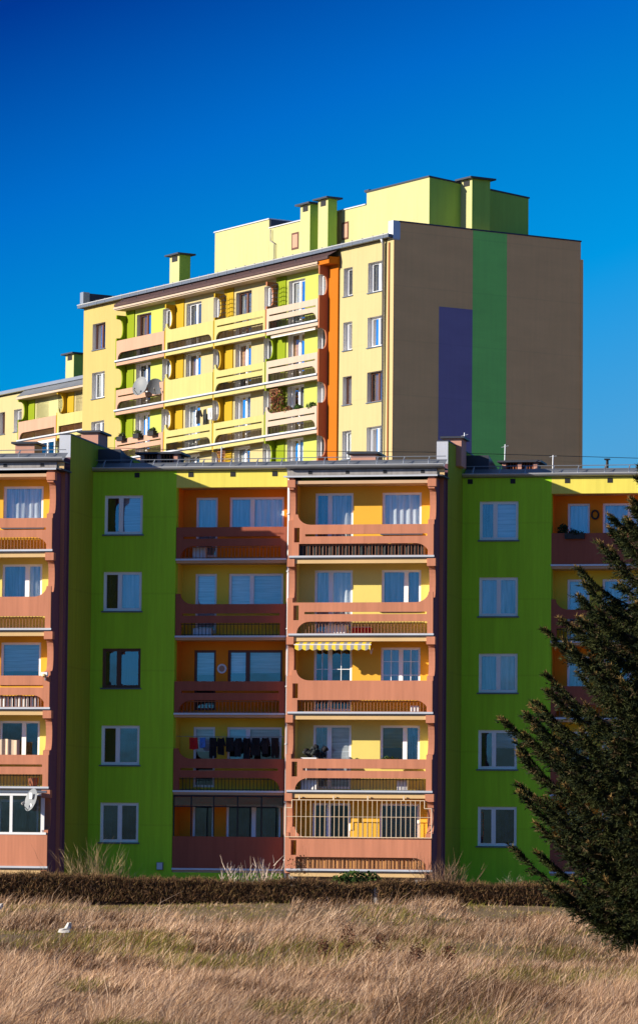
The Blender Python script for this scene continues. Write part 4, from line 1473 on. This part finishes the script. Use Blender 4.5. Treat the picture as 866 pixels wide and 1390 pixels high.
# ================================================================== vegetation
def strips(p, d, ln, w, bend, cols, segs=2):
    """Tapered blades: base p, direction d, length, width, sideways bend vector; returns verts, faces, tint."""
    n = len(p)
    side = np.cross(d, NP.normal(size=(n, 3)))
    side /= np.linalg.norm(side, axis=1)[:, None] + 1e-9
    rows = []
    for k in range(segs + 1):
        t = k / segs
        c = p + d * (ln * t)[:, None] + bend * (ln * t * t)[:, None]
        ww = (w * (1 - 0.85 * t))[:, None] * 0.5
        rows += [c - side * ww, c + side * ww]
    v = np.stack(rows, 1).reshape(-1, 3)
    m = 2 * (segs + 1)
    base = np.arange(n)[:, None] * m
    f = np.concatenate([np.concatenate([base + 2 * k, base + 2 * k + 1, base + 2 * k + 3, base + 2 * k + 2], 1) for k in range(segs)], 0)
    return v, f, np.repeat(cols, m, 0)


def vnoise(x, y, s, seed):
    """Smooth value noise."""
    r_ = np.random.default_rng(seed)
    tab = r_.random((64, 64))
    X, Y = x / s, y / s
    xi, yi = np.floor(X).astype(int), np.floor(Y).astype(int)
    fx, fy = X - xi, Y - yi
    fx, fy = fx * fx * (3 - 2 * fx), fy * fy * (3 - 2 * fy)
    g = lambda a, b: tab[a % 64, b % 64]
    return (g(xi, yi) * (1 - fx) + g(xi + 1, yi) * fx) * (1 - fy) + (g(xi, yi + 1) * (1 - fx) + g(xi + 1, yi + 1) * fx) * fy


def grass_field():
    N = 420000
    u = NP.random(N)
    y = 1.0 / (1 / 34.0 + u * (1 / 129.0 - 1 / 34.0))
    x = NP.uniform(-1, 1, N) * (0.115 * y + 1.5)
    ax = x + 0.25 * y                                  # tufts drift sideways with the wind
    clump = vnoise(ax, y * 0.30, 0.30, 1) * 0.6 + vnoise(x, y * 0.35, 0.11, 11) * 0.4
    patch = vnoise(x, y * 0.25, 1.5, 2)
    big = vnoise(x, y * 0.16, 4.0, 3)
    dens = clump * 0.75 + patch * 0.35
    keep = (dens > 0.40) | (NP.random(N) < 0.30)
    keep &= ~((patch < 0.18) & (NP.random(N) < 0.6))
    x, y, ax, clump, patch, big = (q[keep] for q in (x, y, ax, clump, patch, big))
    N = len(x)
    hgt = 0.06 + 0.34 * clump ** 1.3 * (0.5 + patch) * NP.uniform(0.6, 1.25, N)
    tall = (vnoise(x, y * 0.3, 1.3, 9) > 0.55) & (NP.random(N) < 0.14)
    hgt = hgt * np.where(big < 0.36, 0.6, 1.0) + np.where(tall, NP.uniform(0.10, 0.36, N), 0)
    far = (y > 108) & ~(np.abs(x - 1.8) < 2.6) & (x > -7)
    hgt *= np.where(far, 0.45, 1.0)
    stand = (vnoise(x, y * 0.10, 1.9, 21) > 0.60) & (y > 92)
    hgt = np.where(stand & ~far, hgt * 1.25 + 0.12 * NP.random(N), hgt)
    flat = vnoise(x, y * 0.16, 1.3, 41) < 0.30
    hgt = np.where(flat, hgt * 0.55, hgt)
    z = ground_z(x, y) - 0.02
    d = np.stack([NP.normal(0.34, 0.24, N), NP.normal(0, 0.25, N), np.full(N, 1.0)], 1)
    d /= np.linalg.norm(d, axis=1)[:, None]
    bend = np.stack([NP.normal(0.12, 0.26, N), NP.normal(0, 0.2, N), NP.uniform(-0.25, 0.0, N)], 1)
    tan = np.array([[0.50, 0.34, 0.21], [0.38, 0.245, 0.14], [0.66, 0.50, 0.35], [0.20, 0.11, 0.06], [0.48, 0.35, 0.25], [0.10, 0.055, 0.035]])
    c = tan[NP.choice(6, N, p=[.22, .2, .17, .15, .14, .12])] * NP.uniform(0.65, 1.25, N)[:, None]
    brown = ((vnoise(ax, y * 0.18, 0.55, 12) * 0.6 + vnoise(x, y * 0.14, 2.4, 13) * 0.4) < 0.40) & (NP.random(N) < 0.7)
    c = np.where(brown[:, None], c * np.array([0.22, 0.17, 0.14]), c)
    green = ((vnoise(x, y * 0.18, 1.6, 7) > 0.70) & (NP.random(N) < 0.45)) | (far & (NP.random(N) < 0.5) & (clump > 0.3))
    c = np.where(green[:, None], np.array([0.17, 0.16, 0.03]) * NP.uniform(0.5, 1.3, N)[:, None], c)
    c = c * np.array([1.16, 1.08, 1.03]) * (0.66 + 0.62 * vnoise(x, y * 0.11, 3.1, 31))[:, None]
    w = 0.0105 * (y / 60) ** 0.75 * NP.uniform(0.6, 1.4, N)
    return strips(np.stack([x, y, z], 1), d, hgt, w, bend, c)


v, f, t = grass_field()
gr = np_mesh('grass', v, f, BLADE, t)
tag(gr, 'tall dry tan grass leaning right across the field', 'grass', kind='stuff')


def hedge(x0, x1, y0, y1, zt0, zt1, n, label):
    o = empty('hedge', ((x0 + x1) / 2, y0, 0.2))
    tag(o, label, 'hedge', 'clipped hedges before the block')
    xs = NP.uniform(x0, x1, n)
    L = x1 - x0
    top = zt0 + (zt1 - zt0) * (xs - x0) / L + 0.13 * (vnoise(xs, xs * 0, 1.1, 4) - 0.5) + 0.09 * (vnoise(xs, xs * 0, 0.25, 5) - .5)
    r_ = NP.random(n)
    front_ = r_ < 0.62
    ys = np.where(front_, y0 + NP.exponential(0.10, n), NP.uniform(y0, y1, n))
    zz = np.where(front_, 0.15 + NP.random(n) * (top - 0.22), top - NP.exponential(0.05, n))
    d = np.stack([NP.normal(0, 0.55, n), NP.normal(-0.25, 0.45, n), np.abs(NP.normal(0.9, 0.4, n))], 1)
    d /= np.linalg.norm(d, axis=1)[:, None]
    ln = NP.uniform(0.08, 0.24, n)
    over = np.clip(zz + d[:, 2] * ln - top, 0, 1)
    zz = zz - over + NP.random(n) ** 4 * 0.14
    base = 1.2 * np.array([[0.15, 0.078, 0.036], [0.085, 0.045, 0.022], [0.23, 0.135, 0.065], [0.05, 0.028, 0.016], [0.13, 0.085, 0.03]])
    c = base[NP.integers(0, 5, n)] * NP.uniform(0.7, 1.3, n)[:, None]
    bend = NP.normal(0, 0.25, (n, 3))
    v, f, t = strips(np.stack([xs, ys, zz], 1) - np.array([(x0 + x1) / 2, y0, 0.2]), d, ln, NP.uniform(0.012, 0.026, n), bend, c)
    np_mesh('twigs', v, f, TWIG, t, o)
    core = MB()
    cx_ = (x1 - x0) / 2
    m = paint('hedge_core', (0.030, 0.017, 0.010), var=0.3, scale=(3, 3, 3))
    core.prism([(-cx_ + 0.05, -0.2), (cx_ - 0.05, -0.2), (cx_ - 0.05, zt1 - 0.32), (-cx_ + 0.05, zt0 - 0.32)], [], 0.16, y1 - y0 - 0.1, m)  # solid dark block added inside to stop light between the twigs
    core.build('dark_core', o)
    return o


hedge(-16.5, 1.85, 126.2, 127.5, 1.10, 0.80, 42000, 'long clipped brown hedge from the left edge to the middle')
hedge(2.0, 11.5, 129.0, 130.2, 0.86, 0.80, 20000, 'clipped brown hedge on the right, running towards the spruce')


def shrub(x, y, z, w, h, n, cols, label, thick=0.012, fork=5, leaves=None, name='shrub'):
    o = empty(name, (x, y, z))
    tag(o, label, 'shrub')
    ps, ds, ls, ws, cs = [], [], [], [], []
    for i in range(n):
        bx = rnd.gauss(0, 0.30) * w
        by = rnd.gauss(0, 0.2) * w
        a = Vector((bx * 0.5 / max(h, .1) + rnd.gauss(0, 0.2), rnd.gauss(0, 0.25), 1)).normalized()
        L = h * rnd.uniform(0.55, 1.05)
        p = Vector((bx * 0.7, by * 0.7, 0))
        c = Vector(rnd.choice(cols)) * rnd.uniform(0.75, 1.2)
        ps.append(p); ds.append(a); ls.append(L); ws.append(thick); cs.append(c)
        for k in range(fork):
            t = rnd.uniform(0.3, 0.95)
            q = p + a * L * t
            b = (a + Vector((rnd.gauss(0, 0.5), rnd.gauss(0, 0.5), rnd.uniform(0, 0.4)))).normalized()
            ps.append(q); ds.append(b); ls.append(L * rnd.uniform(0.15, 0.4)); ws.append(thick * 0.7); cs.append(c)
    A = lambda z_: np.array([list(q) for q in z_])
    v, f, t = strips(A(ps), A(ds), np.array(ls), np.array(ws), NP.normal(0, 0.12, (len(ps), 3)), A(cs))
    np_mesh('twigs', v, f, TWIG, t, o)
    if leaves:
        v, f, t = leaf_cloud(*leaves)
        np_mesh('foliage', v, f, LEAF, t, o)
    return o


PALE = [(0.55, 0.43, 0.33), (0.62, 0.50, 0.40), (0.42, 0.32, 0.24)]
TANW = [(0.30, 0.20, 0.10), (0.22, 0.15, 0.08), (0.38, 0.28, 0.15)]
DKBR = [(0.12, 0.07, 0.04), (0.08, 0.05, 0.03), (0.17, 0.10, 0.06)]
shrub(-7.2, 130.5, 0.2, 1.9, 1.75, 85, TANW, 'bare twiggy shrub behind the hedge before the left lime wall', 0.014, 8)
for i, (x, h, lb) in enumerate(((-2.75, 1.20, 'pale lopped shrub leftmost of three, behind the long hedge'), (-2.0, 1.45, 'pale lopped shrub in the middle of three, tallest'),
                                (-1.45, 1.30, 'pale lopped shrub beside the downpipe foot'))):
    shrub(x, 130.8, 0.2, 0.75, h, 22, PALE, lb, 0.035, 4)
shrub(-0.55, 131.2, 0.3, 0.9, 1.55, 16, DKBR, 'dry seed-headed weed before the lowest lit balcony', 0.010, 5,
      (90, (0.42, 0.2, 0.35), 0.05, [(0.30, 0.16, 0.08), (0.20, 0.10, 0.05)], (0, 0, 1.1)), name='dry_weed')
shrub(1.35, 130.6, 0.2, 1.5, 0.9, 30, DKBR, 'low green leafy bush before the lowest lit balcony', 0.012, 4,
      (650, (0.95, 0.4, 0.34), 0.085, [(0.04, 0.085, 0.015), (0.06, 0.11, 0.02), (0.025, 0.05, 0.012)], (0, 0, 0.68)), name='bush')
shrub(4.2, 132.0, 0.2, 1.5, 1.35, 120, [(0.22, 0.13, 0.08), (0.16, 0.09, 0.055), (0.30, 0.19, 0.12)], 'rounded brown shrub at the foot of the olive firewall', 0.016, 9)
shrub(6.35, 132.0, 0.2, 0.5, 0.98, 24, PALE, 'tiny pale weed before the right lime wall', 0.010, 4, name='dry_weed')
for (x, y, h, lb) in ((0.55, 66, 0.62, 'tallest dark dock weed in the dry grass'), (0.15, 62, 0.42, 'dark dock weed left of the tallest one'), (1.05, 64, 0.45, 'dark dock weed right of the tallest one'),
                      (1.55, 60, 0.40, 'broad dark dock weed at the lower middle of the grass'), (2.05, 61, 0.34, 'small dark dock weed nearest the spruce')):
    o = shrub(x, y, 0.05, 0.5, h, 9, [(0.10, 0.04, 0.025), (0.14, 0.06, 0.035)], lb, 0.012, 5, (150, (0.13, 0.13, h * 0.38), 0.022, [(0.09, 0.035, 0.02), (0.13, 0.055, 0.03)], (0, 0, h * 0.62)), name='dock_weed')
    o['category'] = 'weed'
    o['group'] = 'dock weeds in the grass'
for (x, y, s, lb) in ((-4.75, 76, 0.13, 'crumpled white plastic bag caught in the left grass'), (-8.3, 105, 0.12, 'small white scrap of plastic near the left hedge')):
    o = empty('plastic_bag', (x, y, 0.22))
    tag(o, lb, 'litter', 'litter in the grass')
    mb = MB()
    ring = []
    for i in range(5):
        zz = s * (i / 4.0) * 1.3
        ring.append([(s * rnd.uniform(0.3, 1.0) * math.cos(a) * (1.25 - i / 4.5) + zz * 0.5, s * 0.7 * rnd.uniform(0.4, 1.0) * math.sin(a), zz + rnd.uniform(-.02, .02)) for a in np.linspace(0, 6.283, 9)[:-1]])
    for i in range(4):
        for j in range(8):
            k = (j + 1) % 8
            mb.face([ring[i][j], ring[i][k], ring[i + 1][k], ring[i + 1][j]], LITTER)
    mb.build('bag', o, True)


def spruce(x, y, H, label):
    o = empty('spruce_tree', (x, y, 0))
    tag(o, label, 'tree')
    bark = paint('spruce_bark', (0.09, 0.06, 0.045), var=0.35, scale=(6, 6, 2))
    tk = MB()
    tk.tube([(0, 0, -0.1), (0.03, 0, 1.0), (0.0, 0.03, H * 0.5), (0.02, 0, H)], [0.20, 0.16, 0.09, 0.012], bark, 9)
    tk.build('trunk', o, True)
    prof = [(0.2, 2.5), (0.9, 3.0), (2.2, 3.35), (3.3, 3.55), (4.1, 3.62), (5.0, 3.1), (6.2, 2.65), (8.1, 1.55), (9.8, 0.6), (10.9, 0.05)]
    pz, pr = zip(*prof)
    limbs = MB()
    parts = []
    z = 0.15
    while z < H - 0.4:
        k = 9 if z < 6 else 7
        off = rnd.random() * 6.28
        for i in range(k):
            az = off + 6.283 * i / k + rnd.gauss(0, 0.15)
            rise = rnd.uniform(0.22, 0.46)
            ztip = z
            fac = rnd.choice((1.04, 1.0, 0.95, 0.88, 0.8, 0.72)) * rnd.uniform(0.95, 1.03)
            for _ in range(6):                       # tip sits on the crown's profile
                rr = float(np.interp(ztip, pz, pr)) * fac
                ztip = z + rr * rise
            rr = max(rr, 0.12)
            h = Vector((math.cos(az), math.sin(az), 0))
            Q = 10
            pts = [h * rr * (q / Q) + Vector((0, 0, z + (ztip - z) * (0.1 * q / Q + 0.9 * (q / Q) ** 2.6) - 0.06 * math.sin(math.pi * q / Q) * rr)) for q in range(Q + 1)]
            limbs.tube(pts, [0.034 * (1 - 0.9 * q / Q) + 0.003 for q in range(Q + 1)], bark, 4)
            pa = np.array([list(p) for p in pts])
            side = np.array([-h.y, h.x, 0])
            m = int(32 + rr * 50)
            t = np.clip(NP.uniform(0.08, 1.0, m) ** 0.75, 0, 0.999)
            tipm = NP.random(m) < 0.07
            t = np.where(tipm, NP.uniform(0.93, 0.999, m), t)
            q = t * Q
            i0 = q.astype(int)
            c = pa[i0] + (pa[np.minimum(i0 + 1, Q)] - pa[i0]) * (q - i0)[:, None]
            ax = pa[np.minimum(i0 + 1, Q)] - pa[i0]
            ax /= np.linalg.norm(ax, axis=1)[:, None]
            sg = NP.choice([-1, 1], m)[:, None]
            hang = NP.uniform(-1.9, 0.15, m) * (1.06 - t)
            dr = ax * NP.uniform(0.5, 1.0, m)[:, None] + side * sg * NP.uniform(0.05, 0.9, m)[:, None]
            dr[:, 2] += hang
            tl = NP.uniform(0.24, 0.66, m) * (1.05 - 0.58 * t) * min(1, 0.45 + rr * 0.25)
            dr = np.where(tipm[:, None], ax + np.array([0, 0, 0.25]), dr)
            dr /= np.linalg.norm(dr, axis=1)[:, None]
            n = 26
            M = m * n
            uu = NP.random(M)
            D = np.repeat(dr, n, 0)
            p = np.repeat(c, n, 0) + D * (np.repeat(tl, n) * uu)[:, None]
            p[:, 2] -= np.repeat(tl, n) * uu * uu * 0.25
            nd = D * 0.85 + NP.normal(0, 0.5, (M, 3))
            nd /= np.linalg.norm(nd, axis=1)[:, None]
            fresh = np.repeat(NP.random(m), n)
            b_ = NP.uniform(0.65, 1.3, M)[:, None]
            col = np.where((fresh > 0.45)[:, None], [[0.036, 0.042, 0.010]], [[0.013, 0.021, 0.007]])
            col = np.where(((fresh < 0.07) | (np.repeat(t, n) < 0.3) & (fresh < 0.28))[:, None], [[0.085, 0.058, 0.026]], col) * b_
            tipc = np.repeat(tipm, n) & (uu > 0.55)
            col = np.where(tipc[:, None], np.array([[0.20, 0.125, 0.04]]) * b_, col)
            parts.append(strips(p, nd, NP.uniform(0.05, 0.10, M), NP.uniform(0.013, 0.024, M), NP.normal(0, 0.05, (M, 3)), col, 1))
        z += 0.27 if z < 6 else 0.33
    limbs.build('branches', o)
    v, f, t = merge(parts)
    np_mesh('crown', v, f, NEEDLE, t, o)


spruce(7.15, 75.0, 10.9, 'dark green spruce at the right edge, branches reaching over the lime wall')
